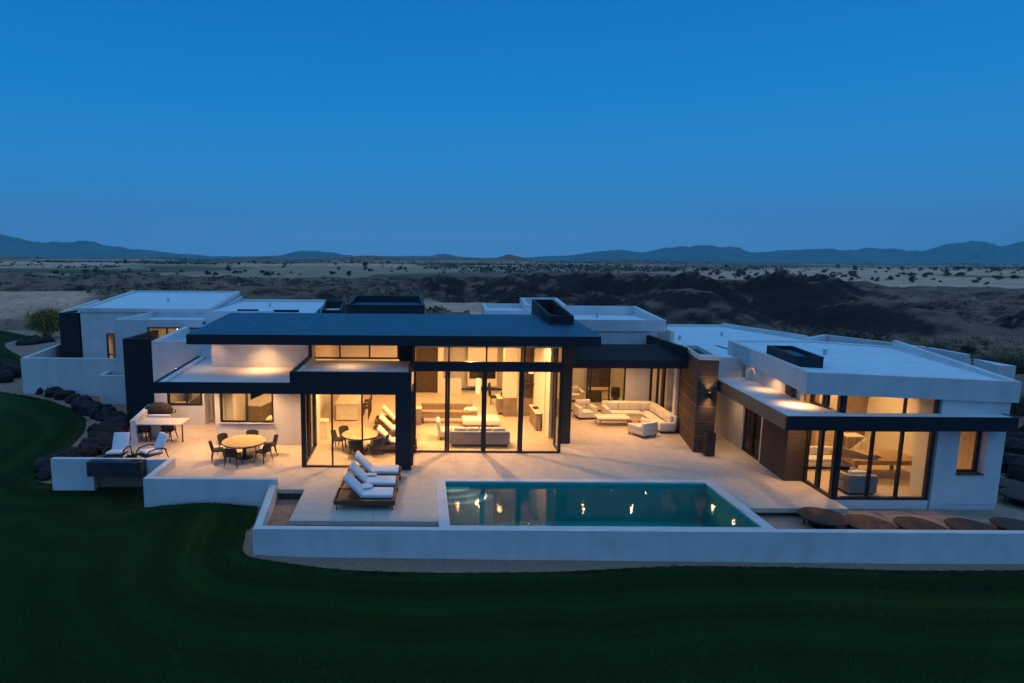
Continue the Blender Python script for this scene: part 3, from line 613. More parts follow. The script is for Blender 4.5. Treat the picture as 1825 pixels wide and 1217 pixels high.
cr = N.new('ShaderNodeMix'); cr.data_type = 'RGBA'; cr.inputs[6].default_value = (.006,.017,.004,1); cr.inputs[7].default_value = (.026,.064,.013,1); gmr = N.new('ShaderNodeMapRange'); gmr.inputs['From Min'].default_value = .36; gmr.inputs['From Max'].default_value = .66; K.new(n2.outputs['Fac'], gmr.inputs['Value']); K.new(gmr.outputs[0], cr.inputs[0])
c3 = N.new('ShaderNodeMix'); c3.data_type = 'RGBA'; c3.blend_type = 'MULTIPLY'; c3.inputs[0].default_value = 1; K.new(cr.outputs[2], c3.inputs[6]); K.new(mxs.outputs[0], c3.inputs[7])
fl_ = N.new('ShaderNodeMath'); fl_.operation = 'MULTIPLY'; fl_.inputs[1].default_value = 13; K.new(ma.outputs[0], fl_.inputs[0])
fs_ = N.new('ShaderNodeMath'); fs_.operation = 'SINE'; K.new(fl_.outputs[0], fs_.inputs[0])
n3 = N.new('ShaderNodeTexNoise'); n3.inputs['Scale'].default_value = .8; n3.inputs['Detail'].default_value = 3; K.new(gp.outputs['Position'], n3.inputs['Vector'])
fm = N.new('ShaderNodeMath'); fm.operation = 'MULTIPLY'; fq = N.new('ShaderNodeMath'); fq.operation = 'MULTIPLY'; K.new(n3.outputs['Fac'], fq.inputs[0]); K.new(fade.outputs[0], fq.inputs[1]); K.new(fs_.outputs[0], fm.inputs[0]); K.new(fq.outputs[0], fm.inputs[1])
fa = N.new('ShaderNodeMath'); fa.operation = 'MULTIPLY_ADD'; fa.inputs[1].default_value = .34; fa.inputs[2].default_value = 1.0; K.new(fm.outputs[0], fa.inputs[0])
c4 = N.new('ShaderNodeMix'); c4.data_type = 'RGBA'; c4.blend_type = 'MULTIPLY'; c4.inputs[0].default_value = 1; K.new(c3.outputs[2], c4.inputs[6]); K.new(fa.outputs[0], c4.inputs[7])
a2 = N.new('ShaderNodeAttribute'); a2.attribute_name = 'fine_green'
c5 = N.new('ShaderNodeMix'); c5.data_type = 'RGBA'; c5.inputs[7].default_value = (.030,.092,.030,1); K.new(a2.outputs['Fac'], c5.inputs[0]); K.new(c4.outputs[2], c5.inputs[6])
K.new(c5.outputs[2], bs.inputs['Base Color'])
bp = N.new('ShaderNodeBump'); bp.inputs['Strength'].default_value = .8; bp.inputs['Distance'].default_value = .05; K.new(n2.outputs['Fac'], bp.inputs['Height']); K.new(bp.outputs[0], bs.inputs['Normal'])
def lz(x, y): return lawn_z(x, y)
lawn = sheet('lawn', lp, g, .7, .05, lz, 2)
edge_pts = []
for i in range(len(lawnpoly_px)-1):
    p, q = Vector(lp[i]), Vector(lp[i+1]); k_ = max(1, int((q-p).length/.5))
    edge_pts += [p.lerp(q, s/k_) for s in range(k_)]
av = lawn.data.attributes.new('edge_distance', 'FLOAT', 'POINT')
av.data.foreach_set('value', [min((v.co.x-p.x)**2+(v.co.y-p.y)**2 for p in edge_pts)**.5 for v in lawn.data.vertices])
av = lawn.data.attributes.new('fine_green', 'FLOAT', 'POINT')
av.data.foreach_set('value', [.9*sst(1.0, .25, math.hypot((v.co.x+29.5)/7.5, (v.co.y-34.5)/7.0)+.15*noise.noise(v.co*.3)) for v in lawn.data.vertices])
# gravel: apron under everything near the house and the garden strip
gp_ = [(-60,60),(-60,9),(30,9),(30,20),(44,20),(44,60)]
def grav_z(x, y):
    z = lawn_z(x, y)
    if inside(x, y, HOUSEPAD): return -.32
    return z
HOUSEPAD = [(11.3,18.3),(24,18.3),(26,22),(25,30),(20,30),(14,26),(11.3,23)]
tag(MB().add([(11.43,18.42,-.33),(24.0,18.42,-.33),(24.6,30,-.33),(14.6,30,-.33),(14.6,20.4,-.33),(11.43,20.4,-.33)], [(0,1,2,3,4,5)]).build('paver_court', brickmat('tan_pavers', (.36,.26,.20), (.33,.24,.19), (.16,.12,.10), .9, .6, .012, .9, .4, xy=False)), kind='structure')
tag(MB().add([(-5.3,18.42,-.4),(-4.0,18.42,-.4),(.6,18.42,-.4),(.6,18.9,-.4),(-4.2,19.2,-.4),(-4.2,21.6,-.4),(-5.4,21.6,-.4)], [(0,1,2,3,4,5,6)]).build('gravel_bed', M['gravel']), kind='structure')
# desert: one large sheet out to the far hills
def hash2(i, j): 
    r_ = random.Random(i*73856093 ^ j*19349663); return r_.random(), r_.random(), r_.random(), r_.random()
def mounds(x, y, cell, hmin, hmax, sl, prob=1.0, seed=0):
    i0, j0 = int(math.floor(x/cell)), int(math.floor(y/cell)); best = -99
    for i in range(i0-1, i0+2):
        for j in range(j0-1, j0+2):
            a, b_, c, d = hash2(i+seed*101, j+seed*57)
            if d > prob: continue
            px, py = (i+a)*cell, (j+b_)*cell
            dx, dy = x-px, y-py; ang = c*6.28
            u, w = dx*math.cos(ang)+dy*math.sin(ang), -dx*math.sin(ang)+dy*math.cos(ang)
            dd = max(abs(u)*.8+abs(w)*.25, abs(w)*.95, .55*math.hypot(u, w))
            best = max(best, hmin+(hmax-hmin)*d/max(prob,.01)-dd*sl)
    return best
def desert(x, y):
    """height and ground kind weights (rock, soil, sand, green)"""
    u = x/max(y,1)          # screen-independent bearing from the survey point
    nz = noise.noise((x*.03, y*.03, 1)); n2_ = noise.noise((x*.11, y*.11, 2)); nb = noise.noise((x*.006, y*.006, 5))
    z = -.55
    rock = soil = sand = green = 0.0
    # gentle hummocks of soil all over the middle ground
    mid = sst(46, 75, y)*(1-sst(230, 330, y))
    z += mid*(.7 + 1.2*nz + .6*n2_ + .22*noise.noise((x*.4,y*.4,3)))
    env = sst(50, 88, y)*(1-sst(200, 300, y))
    rsel = sst(-.12, .12, u + .12*nb + (y-120)*.0006)       # dark rock field on the right
    m1 = mounds(x, y, 24, 2.5, 7.5, .62, 1.0, 1); m2 = max(mounds(x, y, 13, 1.2, 4.8, .66, .95, 2), mounds(x+5, y+3, 8, .6, 2.6, .7, .7, 8))
    mm_ = max(m1, m2)
    hh = max(0, mm_)*env*(.35+.65*rsel)*(1-.8*sst(.66,.78,u)*(1-sst(.97,1.05,u))*sst(70,120,y)) + .2*n2_*env; hh = min(hh, max(0, CAMH+.4-26*y/1080-z) if y > 130 else 9)
    rg2 = noise.ridged_multi_fractal((x*.15+7, y*.15, 1.7), 1.0, 2.2, 4, 1.0, 2.0)
    z += hh + env*(.55+.45*rsel)*(.55*(rg2*.5-.5)) + env*(.5+.5*rsel)*2.1*(noise.ridged_multi_fractal((x*.055, y*.055, 3.3), 1.0, 2.1, 5, 1.0, 2.0)*.5-.55)
    k_ = sst(.25, 1.2, hh)
    rock = k_*(.25+.75*rsel); soil = 1-rock
    # left ridge
    if u < -.1:
        z += 2.2*math.exp(-((y-150)/55)**2)*(1+.6*nz)*sst(-.1,-.3,u)
    # sand bank at far left and pale track behind the house
    sb = sst(66, 84, y)*(1-sst(98, 112, y))*sst(-.50, -.56, u+.03*nz)
    z = z*(1-sb) + sb*(-.2 + 3.1*sst(68, 96, y) + .2*nz)
    tr = sst(74, 84, y)*(1-sst(112, 124, y))*sst(-.02,.02,u)*(1-sst(.10,.13,u))
    z = z*(1-tr)+tr*(.4)
    sand = max(sb, tr); rock *= (1-sand); soil *= (1-sand)
    # far country: fairways, dunes, scrub, low hills
    far = sst(235, 320, y) if u < .45 else sst(175, 240, y)
    if far > 0:
        z = z*(1-far) + far*(-1.5 + 1.5*nb + 2.5*sst(500,1500,y)*noise.noise((x*.0022, y*.0022, 9)))
        gsel = sst(-.02, .18, noise.noise((x*.0045+3, y*.004, 7)) + .25*math.exp(-((y-400)/130)**2) - .1 - .25*sst(.0,.3,u))
        ssel = sst(-.05, .12, noise.noise((x*.0028+11, y*.0030, 4)) + .30*math.exp(-((y-760)/260)**2)-.06 - .35*sst(1300,2000,y))
        y2 = y*(1+.12*nb); u2 = u+.05*nz+.06*nb
        ssel2 = max(sst(.36,.46,u2)*sst(300-120*sst(.5,.85,u),330-120*sst(.5,.85,u),y2)*(1-sst(640,760,y2)), (1-sst(-.52,-.42,u2))*sst(480,540,y2)*(1-sst(900,1000,y2)), sst(-.36,-.28,u2)*(1-sst(-.03,.03,u2))*sst(560,640,y2)*(1-sst(900,980,y2)), sst(.06,.10,u2)*(1-sst(.2,.24,u2))*sst(640,700,y2)*(1-sst(800,860,y2)))
        gsel = max(.55*gsel, (1-sst(-.02,.03,u2))*sst(-.68,-.60,u2)*sst(285,310,y2)*(1-sst(440,490,y2))*sst(-.35,-.1,noise.noise((x*.012,y*.008,13)))); s_ = max(.55*ssel, ssel2*sst(-.42,-.12,noise.noise((x*.011,y*.006,21)))); g_ = gsel*(1-s_)
        z += far*s_*3.0*sst(300,700,y)
        sand = sand*(1-far)+far*s_; green = far*g_; rock = rock*(1-far)
        soil = max(0, 1-sand-green-rock)
        hl = sst(1100, 1700, y)
        hills = max(0, mounds(x, y, 420, 6, 30, .13, .75, 5))*hl*(1-sst(2600,3000,y)) + hl*7*(noise.noise((x*.004,y*.004,6))+.5)
        hills *= (.55-.35*sst(.3,.6,u))
        for hu, hy, hh_, hr in ((.143,1500,21,95),(.20,1560,9,80),(-.055,1620,12,90),(-.268,1500,14,120),(-.20,1600,9,110),(.505,1700,9,70),(.33,1800,9,90),(-.42,1700,10,140),(.40,1500,7,60)):
            dd = math.hypot(x-hu*hy, (y-hy)*.6)/hr
            if dd < 1.3: hills = max(hills, hh_*(1-dd*.9)*(1+.35*noise.noise((x*.02,y*.02,2)))+1.5*noise.noise((x*.05,y*.05,5)))
        z += hills; k2 = sst(2, 8, hills); soil = soil*(1-k2)+k2; sand *= (1-k2); green *= (1-k2); rock += .0
    # sunk beneath house and lawn
    near = (1-sst(40, 50, y))
    if near > 0:
        out = sst(26, 34, x)
        zt_ = -2.2*(1-out) + out*(-.5 + .5*nz + .25*n2_ + 1.2*sst(30,48,x))
        z = z*(1-near) + near*zt_
    if x < -28 and y < 74: z = min(z, -.6 - 1.2*(1-sst(64,74,y)))
    if x < -12 and y < 62: z = z - 1.3*(1-sst(54,62,y))
    return z, rock, soil, sand, green
vs = []; fs = []; cols = []; wts = []
NU, U0, U1 = 380, -1.05, 1.42
rows = []; y = 16.0
while y < 3300: rows.append(y); y *= 1.0148
PAL = ((.030,.021,.021), (.26,.145,.102), (.78,.43,.29), (.062,.115,.030))
for y in rows:
    for i in range(NU+1):
        x = (U0+(U1-U0)*i/NU)*y
        z, a, b_, c, d = desert(x, y)
        vs.append((x, y, z)); s_ = max(.001, a+b_+c+d)
        wts.append((a/s_, b_/s_, c/s_, d/s_))
for r_ in range(len(rows)-1):
    for i in range(NU):
        a = r_*(NU+1)+i; fs.append((a, a+1, a+NU+2, a+NU+1))
for r_ in range(len(rows)):                       # steep faces are bare dark rock, flatter ground is soil
    for i in range(NU+1):
        k_ = r_*(NU+1)+i; a, b_, c, d = wts[k_]
        if 44 < rows[r_] < 330 and 0 < i < NU and 0 < r_ < len(rows)-1 and c < .5:
            p, q, w_, e_ = vs[k_-1], vs[k_+1], vs[k_-NU-1], vs[k_+NU+1]
            sl = math.hypot((q[2]-p[2])/(q[0]-p[0]), (e_[2]-w_[2])/(e_[1]-w_[1])); st = sst(.20, .44, sl+.12*noise.noise((p[0]*.2, p[1]*.2, 4)))
            a = st*(1-c)*.97 + .2*a; b_ = max(0, 1-a-c-d)
        cols += [a*PAL[0][j]+b_*PAL[1][j]+c*PAL[2][j]+d*PAL[3][j] for j in range(3)] + [1.0]
dm = bpy.data.materials.new('desert_ground'); dm.use_nodes = True
N = dm.node_tree.nodes; K = dm.node_tree.links; bs = N['Principled BSDF']; bs.inputs['Roughness'].default_value = .95; bs.inputs['Specular IOR Level'].default_value = .1
at = N.new('ShaderNodeAttribute'); at.attribute_name = 'soil'
gp = N.new('ShaderNodeNewGeometry'); mult = None; src = at.outputs['Color']
for sc_, lo, hi in ((.09,.7,1.25), (.9,.72,1.2), (4,.8,1.15)):
    n_ = N.new('ShaderNodeTexNoise'); n_.inputs['Scale'].default_value = sc_; n_.inputs['Detail'].default_value = 6; K.new(gp.outputs['Position'], n_.inputs['Vector'])
    r_ = N.new('ShaderNodeMapRange'); r_.inputs['From Min'].default_value = .3; r_.inputs['From Max'].default_value = .7; r_.inputs['To Min'].default_value = lo; r_.inputs['To Max'].default_value = hi; K.new(n_.outputs['Fac'], r_.inputs['Value'])
    x_ = N.new('ShaderNodeMix'); x_.data_type = 'RGBA'; x_.blend_type = 'MULTIPLY'; x_.inputs[0].default_value = 1; K.new(src, x_.inputs[6]); K.new(r_.outputs[0], x_.inputs[7]); src = x_.outputs[2]
K.new(src, bs.inputs['Base Color'])
bp = N.new('ShaderNodeBump'); bp.inputs['Strength'].default_value = .7; bp.inputs['Distance'].default_value = .4; K.new(n_.outputs['Fac'], bp.inputs['Height']); K.new(bp.outputs[0], bs.inputs['Normal'])
me = bpy.data.meshes.new('desert_ground'); me.from_pydata(vs, [], fs); me.update(); me.materials.append(dm)
ca = me.color_attributes.new('soil', 'FLOAT_COLOR', 'POINT'); ca.data.foreach_set('color', cols)
me.polygons.foreach_set('use_smooth', [True]*len(me.polygons)); me.set_sharp_from_angle(angle=R(15))
o = bpy.data.objects.new('desert_ground', me); COL.objects.link(o); tag(o, kind='structure')
# granite strip that borders lawn, walls and boulders
strip_poly = [(-60,70),(-34,66),(-30,62),(-27,44),(-12,44),(-12,24.5),(-5.6,24.5),(-5.0,18.3),(30,18.3),(30,16),(-8,16),(-20,22),(-34,34),(-60,50)]
sheet('gravel_strip', strip_poly, M['gravel'], 1.0, 0.0, lawn_z, 0)
tag(MB().add([(-9400,-500,-9),(9400,-500,-9),(9400,6900,-9),(-9400,6900,-9)], [(0,1,2,3)]).build('desert_plain', dm), kind='structure')
# mountains on the horizon
def range_(name, Y, prof, m, base, seed, depth):
    """prof: (pixel x, pixel y of the crest) surveyed; a real ridge with slopes towards and away from the viewer"""
    pts = []
    for i in range(len(prof)-1):
        for k in range(28):
            f_ = k/28; u = prof[i][0]*(1-f_)+prof[i+1][0]*f_; v = prof[i][1]*(1-f_)+prof[i+1][1]*f_
            pts.append((u, v))
    b = MB(); nR = 14; n_ = len(pts); vs = []
    for j in range(nR+1):
        f_ = j/nR; yy = Y - depth*(1-f_) if j <= nR else Y
        for u, v in pts:
            X, Z = dep(u, v, Y); h = max(1.0, Z-base)
            h *= 1 + .20*noise.noise((X*.004, seed, 0)) + .10*noise.noise((X*.013, seed, 3)) + .05*noise.noise((X*.04, seed, 8))
            gul = abs(noise.noise((X*.0045+seed, f_*1.2, 2))) + .5*abs(noise.noise((X*.013+seed, f_*3, 4)))
            zz_ = base + h*(f_**1.25)*(1 - .55*gul*(1-f_)*1.6*(1 if j else 0))
            vs.append((X*yy/Y, yy + 120*noise.noise((X*.003, f_*2, seed)), zz_))
    fs = []
    for j in range(nR):
        for i in range(n_-1): a = j*n_+i; fs.append((a, a+1, a+n_+1, a+n_))
    top = nR*n_; vb = len(vs)
    vs += [(vs[top+i][0], Y+depth*.8, base) for i in range(n_)]
    for i in range(n_-1): fs.append((top+i, top+i+1, vb+i+1, vb+i))
    return tag(b.add(vs, fs).build(name, m, None, 50), kind='structure')
mt = mat('bare_mountain_rock', (.12,.13,.155), .95, .2, .004, 0)
range_('mountains', 5200, [(-820,462),(-600,448),(-420,432),(-150,418),(0,418),(60,430),(110,434),(160,432),(215,441),(300,450),(380,456),(470,457)], mt, -9, 1.7, 900)
range_('mountains', 5600, [(400,459),(500,455),(545,447),(580,449),(640,457),(700,456),(765,456),(790,452),(830,458),(900,461)], mt, -9, 4.1, 700)
range_('mountains', 5400, [(900,460),(1000,456),(1060,449),(1100,446),(1150,450),(1205,441),(1240,438),(1300,439),(1345,447),(1400,447),(1445,442),(1500,446),(1560,442),(1640,446),(1680,435),(1740,432),(1790,434),(1825,425),(1900,418),(2100,432),(2300,450),(2480,466)], mt, -9, 8.3, 900)
# ------------------------------------------------------------------ furniture (built at the origin, then placed)
def leg(parent, p0, p1, r0=.028, r1=.018, m='darkleg'):
    return MB().tube([p0, p1], [r0, r1], 8).build('leg', M[m], parent, 60)
def make_dining_chair(label, group, m='dark', arms=False):
    t = thing('armchair' if arms else 'dining_chair', label, 'armchair' if arms else 'chair', group=group)
    w = .29 if arms else .262
    b = MB(); b.rbox(-w, w, -.24, .24, .42, .49, .03, 2); b.build('seat', M[m], t, 40)
    b = MB(); vs = []; nx = 9; nz_ = 5            # curved shell backrest, chair faces +y
    for k in range(nz_):
        for i in range(nx):
            a = (i/(nx-1)-.5)*2; f = k/(nz_-1)
            wrap = (.34 if arms else .10)
            vs.append((a*(w+.01), -.24-.10*f + wrap*abs(a)**2.6, .44 + f*(.40-(.12 if arms else .05)*abs(a)**3)))
    n_ = len(vs); vs += [(x*1.03, y-.03, z) for x, y, z in vs]; fs = []
    for k in range(nz_-1):
        for i in range(nx-1):
            a = k*nx+i; fs.append((a, a+nx, a+nx+1, a+1)); fs.append((n_+a, n_+a+1, n_+a+nx+1, n_+a+nx))
    for i in range(nx-1):
        a = (nz_-1)*nx+i; fs.append((a, n_+a, n_+a+1, a+1)); fs.append((i, i+1, n_+i+1, n_+i))
    for k in range(nz_-1):
        for c in (0, nx-1): a = k*nx+c; fs.append((a, n_+a, n_+a+nx, a+nx) if c else (a, a+nx, n_+a+nx, n_+a))
    b.add(vs, fs); b.build('backrest', M[m], t, 60)
    if arms:
        for s in (-1, 1): MB().tube([(s*w,-.2,.66),(s*w,.12,.64),(s*w,.2,.45)], .022, 6).build('armrest', M[m], t, 60)
    for sx in (-1, 1):
        for sy in (-1, 1): leg(t, (sx*(w-.05), sy*.19, .43), (sx*(w+.03), sy*.27, 0))
    return t
def make_round_table(label, r, m='tabletop', rm='darkleg'):
    t = thing('round_table', label, 'table')
    MB().lathe([(r-.03,.70),(r,.715),(r,.735),(r-.01,.745)], 40).build('tabletop', M[m], t, 40)
    MB().lathe([(r-.02,.66),(r-.02,.699)], 40).build('apron', M[rm], t, 40)
    MB().lathe([(.36,0),(.36,.02),(.10,.06),(.08,.3),(.09,.6),(.2,.658)], 20).build('pedestal', M[rm], t, 50)
    return t
# --- outdoor dining
tc = lvl(436, 815); tr_ = .92
place(make_round_table('round tan topped table with six dark chairs on the terrace by the kitchen window', tr_), (tc[0], tc[1], 0))
ch = None
spots = [(-98,'dark shell chair with its back to the viewer at the front of the terrace table'), (-160,'dark shell chair at the left end of the terrace table'),
         (-28,'dark shell chair at the right front of the terrace table'), (22,'dark shell chair at the right end of the terrace table, nearest the corner glass'),
         (90,'dark chair behind the terrace table, below the kitchen window'), (150,'dark shell chair at the left rear of the terrace table')]
for a, lab in spots:
    rr = tr_ + (.16 if a != 90 else .1); p = (tc[0]+rr*math.cos(R(a)), tc[1]+rr*math.sin(R(a)), 0); rz = R(a+90)
    if ch is None: ch = place(make_dining_chair(lab, 'chairs at the terrace table'), p, rz)
    else: dup(ch, p, rz, lab)
# --- bar table on its white screen wall, two armchairs
sc = thing('screen_wall', 'low white screen wall beside the bar table and the covered grill', 'wall', (-13.4, 28.5, 0))
MB().prism([(-13.3,27.0),(-13.05,27.0),(-13.62,30.2),(-13.87,30.2)], -.6, 1.1).build('wall', M['stucco'], sc)
b_ = thing('bar_table', 'long white counter table jutting from the low white wall', 'table', (-12, 27.3, 0))
bt = MB(); bt.rbox(-13.0, -10.9, 26.85, 27.95, .93, .99, .012, 1); bt.build('tabletop', M['counter'], b_, 40)
MB().box(-13.02, -11.95, 28.1, 28.3, 0, 1.06).build('upstand', M['stucco'], b_)
MB().box(-12.9, -12.0, 27.92, 27.98, .1, .9).build('modesty_panel', M['stucco'], b_)
for x in (-12.75, -11.8, -11.05): MB().box(x-.025, x+.025, 27.3, 27.35, 0, .93).build('leg', M['darkleg'], b_)
a1 = lvl(265,781); a2 = lvl(305,779)
ac = place(make_dining_chair('dark armchair at the left under the white bar table', 'armchairs at the bar table', 'dark', True), (a1[0]-.05, a1[1]-.35, 0), R(18))
dup(ac, (a2[0]+.02, a2[1]-.35, 0), R(-8), 'dark armchair at the right under the white bar table')
# --- covered grill
gl = lvl(292, 749); gt_ = thing('covered_grill', 'domed barbecue grill under a black cover beside the bedroom window', 'grill', (-13.05, 30.0-.55, 0))
vs = []; rng = random.Random(4); nseg = 28; prof = [(.50,0,.0),(.48,.35,0),(.50,.7,0),(.62,.82,0),(.66,.98,0),(.60,1.12,0),(.46,1.26,0),(.25,1.34,0),(.02,1.36,0)]
b = MB()
for r_, z, _ in prof: vs += [(r_*1.05*math.copysign(abs(math.cos(2*math.pi*k/nseg))**.75, math.cos(2*math.pi*k/nseg))*(1+.05*noise.noise((k*.9,z*4,1))), r_*.72*math.sin(2*math.pi*k/nseg)*(1+.06*noise.noise((k*.8,z*3,2))), z+.02*noise.noise((k*.7,z*5,3))) for k in range(nseg)]
fs = []
for i in range(len(prof)-1):
    for k in range(nseg): fs.append((i*nseg+k, i*nseg+(k+1)%nseg, (i+1)*nseg+(k+1)%nseg, (i+1)*nseg+k))
gpos = gt_.location.copy(); gt_.location = (0,0,0)
b.add(vs, fs); b.build('canvas_cover', M['cover'], gt_, 50)
MB().tube([(.6,-.1,.92),(.85,-.15,.9),(.92,-.1,1.02)], .03, 6).build('side_flap', M['cover'], gt_, 60)
gt_.location = gpos
# --- two reclining lounge chairs by the stone planter
def make_recliner(label, group):
    t = thing('lounge_chair', label, 'lounge chair', group=group)      # faces -y
    T = Matrix.Rotation(R(0), 4, 'X')
    b = MB(); b.rbox(-.33, .33, -.45, .25, .36, .47, .05, 3, Matrix.Translation((0,0,0)) @ Matrix.Rotation(R(-6),4,'X')); b.build('seat_cushion', M['cush'], t, 50)
    b = MB(); b.rbox(-.33, .33, 0, .10, 0, .74, .045, 3, Matrix.Translation((0,.2,.44)) @ Matrix.Rotation(R(-28),4,'X')); b.build('back_cushion', M['cush'], t, 50)
    b = MB(); b.rbox(-.36, .36, -.5, .3, .30, .36, .02, 1); b.build('seat_frame', M['dark'], t, 40)
    for s in (-1, 1):
        MB().tube([(s*.40,-.52,.30),(s*.41,-.35,.55),(s*.41,.1,.60),(s*.40,.42,.48)], .03, 8).build('armrest', M['dark'], t, 60)
        MB().tube([(s*.40,-.46,.34),(s*.42,-.56,0)], [.028,.02], 8).build('leg', M['darkleg'], t, 60)
        MB().tube([(s*.40,.36,.5),(s*.42,.52,0)], [.028,.02], 8).build('leg', M['darkleg'], t, 60)
    return t
r1 = lvl(209, 822); r2 = lvl(270, 822)
rc = place(make_recliner('white cushioned lounge chair at the left behind the dark stone trough, seen square on', 'lounge chairs by the stone planter'), (r1[0], r1[1]+.05, 0), R(4))
dup(rc, (r2[0], r2[1]+.1, 0), R(-38), 'white cushioned lounge chair turned sideways at the right end of the dark stone trough')
# --- sun loungers
def make_lounger(label, group, indoor=False):
    t = thing('sun_lounger', label, 'sun lounger', group=group)        # head to -x
    fr = 'wood'; cu = 'fabw' if indoor else 'cush'
    b = MB(); 
    b.box(-1.05, 1.05, -.58, -.53, .20, .36); b.box(-1.05, 1.05, .53, .58, .20, .36); b.box(-1.05, -1.0, -.53, .53, .20, .36); b.box(1.0, 1.05, -.53, .53, .20, .36)
    b.build('frame', M[fr], t)
    b = MB()
    for k in range(9): b.box(-.99+.04, -.99+.12 if False else -.2, -.52+k*.117, -.52+k*.117+.09, .29, .325)
    b.box(-.2, 1.0, -.53, .53, .28, .33); b.build('slats', M[fr], t)
    b = MB(); b.rbox(-.18, .95, -.30, .46, .331, .45, .035, 3); b.build('seat_cushion', M[cu], t, 50)
    b = MB(); b.rbox(-.84, 0, -.30, .46, 0, .115, .04, 3, Matrix.Translation((-.16,0,.36)) @ Matrix.Rotation(R(46),4,'Y')); b.build('back_cushion', M[cu], t, 50)
    b = MB(); b.box(-.72, -.02, -.2, .36, -.035, -.005, Matrix.Translation((-.16,0,.36)) @ Matrix.Rotation(R(46),4,'Y')); b.build('back_board', M[fr], t)
    for sx in (-.95, .95):
        for sy in (-.5, .5): MB().box(sx-.02, sx+.02, sy-.02, sy+.02, 0, .2).build('leg', M['darkleg'], t)
    return t
lg = None
for (u, v, lab) in [(652,898,'wooden sun lounger with white cushion nearest the pool wall, front of the row of three'), (660,873,'wooden sun lounger with white cushion in the middle of the row of three'), (668,850,'wooden sun lounger with white cushion at the rear of the row, nearest the glass')]:
    p = lvl(u, v)
    if lg is None:
        lg = place(make_lounger(lab, 'sun loungers on the pool terrace'), (p[0], p[1], 0)); y0 = p[1]
    else: dup(lg, (p[0], y0+1.17 if 'middle' in lab else y0+2.36, 0), 0, lab)
lps = [o for o in COL.objects if o.name.startswith('sun_lounger')]
for i, lab in ((0,'round pale tray table between the front and middle loungers'), (1,'pale tray table between the middle and rear loungers')):
    q = lps[i].location; tt = thing('tray_table', lab, 'tray', (0,0,0), 0, 'tray tables between the loungers')
    (MB().lathe([(.20,.485),(.24,.49),(.24,.51),(.22,.515)], 24) if i == 0 else MB().rbox(-.24,.24,-.12,.12,.485,.515,.02,2)).build('tray', M['cush'], tt, 40)
    MB().lathe([(.05,.33),(.05,.484)], 12).build('stand', M['darkleg'], tt, 40)
    tt.location = (q.x-.02, q.y+.42, 0)
# --- patio seating
p = lvl(1040, 742); ach = thing('patio_armchair', 'cream boxy armchair at the left of the patio with a strapped back', 'armchair')
b = MB(); b.rbox(-.42,.42,-.45,.4,.10,.30,.03,2); b.build('base', M['fabw'], ach, 50)
MB().rbox(-.30,.30,-.48,.25,.30,.44,.05,3).build('seat_cushion', M['fabw'], ach, 50)
MB().rbox(-.40,.40,.30,.48,.66,.92,.04,3).build('back_cushion', M['fabw'], ach, 50)
b = MB()
for z in (.48,.56): b.rbox(-.32,.32,.32,.37,z,z+.04,.01,1)
b.build('back_straps', M['fabw'], ach, 50)
for s in (-1,1): MB().rbox(s*.42-.11,s*.42+.11,-.45,.45,.12,.68,.05,3).build('armrest', M['fabw'], ach, 50)
MB().box(-.45,.45,-.42,.42,.0,.1).build('plinth', M['dark'], ach)
place(ach, (p[0], p[1]-.25, 0), R(6))
p = lvl(1090, 757); ot = thing('coffee_table', 'low cream topped table on splayed wooden legs in front of the patio sofa', 'coffee table')
MB().rbox(-.85,.85,-.42,.42,.36,.46,.03,2).build('tabletop', M['fabw'], ot, 50)
MB().box(-.78,.78,-.36,.36,.30,.359).build('apron', M['woodl'], ot)
for sx in (-1,1):
    for sy in (-1,1): MB().tube([(sx*.66,sy*.30,.32),(sx*.78,sy*.36,0)], [.045,.03], 8).build('leg', M['woodl'], ot, 60)
place(ot, (p[0]+.02, p[1]+.05, 0), 0)
so = thing('sectional_sofa', 'large cream corner sofa against the patio glass', 'sofa')
xl = lvl(1078,742)[0]; 
b = MB(); b.rbox(9.95,12.75,31.6,32.5,.12,.30,.03,2); b.rbox(11.85,12.75,29.3,31.598,.12,.30,.03,2); b.build('base', M['fabw'], so, 50)
for i in range(3): MB().rbox(10.2+i*.62,10.2+i*.62+.61,31.55,32.22,.301,.45,.05,3).build('seat_cushion', M['fabw'], so, 50)
for i in range(2): MB().rbox(11.82,12.4,29.35+i*1.4-.02,29.35+i*1.4+1.36,.301,.45,.05,3).build('seat_cushion', M['fabw'], so, 50)
for i in range(4): MB().rbox(10.2+i*.60,10.2+i*.60+.59,32.23,32.42,.44,.86,.05,3).build('back_cushion', M['fabw'], so, 50)
for i in range(3): MB().rbox(12.42,12.62,29.4+i*.92,29.4+i*.92+.91,.44,.84,.05,3).build('back_cushion', M['fabw'], so, 50)
b = MB(); b.rbox(9.95,12.76,32.43,32.56,.12,.88,.03,2); b.rbox(12.63,12.77,29.3,32.428,.12,.86,.03,2); b.build('back_frame', M['fabw'], so, 50)
MB().rbox(9.92,10.15,31.55,32.42,.12,.66,.05,3).build('armrest', M['fabw'], so, 50)
MB().rbox(11.85,12.62,29.14,29.34,.12,.56,.04,3).build('armrest', M['fabw'], so, 50)
MB().box(10.0,12.7,31.7,32.4,0,.12).build('plinth', M['dark'], so); MB().box(11.95,12.7,29.35,31.69,0,.12).build('plinth', M['dark'], so)
tub = thing('patio_armchair', 'cream low armchair with its back to the viewer in front of the patio sofa', 'armchair')
MB().rbox(-.5,.5,-.5,.5,.12,.34,.03,2).build('base', M['fabw'], tub, 50)
MB().rbox(-.36,.36,-.3,.5,.341,.46,.05,3).build('seat_cushion', M['fabw'], tub, 50)
MB().rbox(-.5,.5,-.5,-.33,.341,.74,.05,3).build('backrest', M['fabw'], tub, 50)
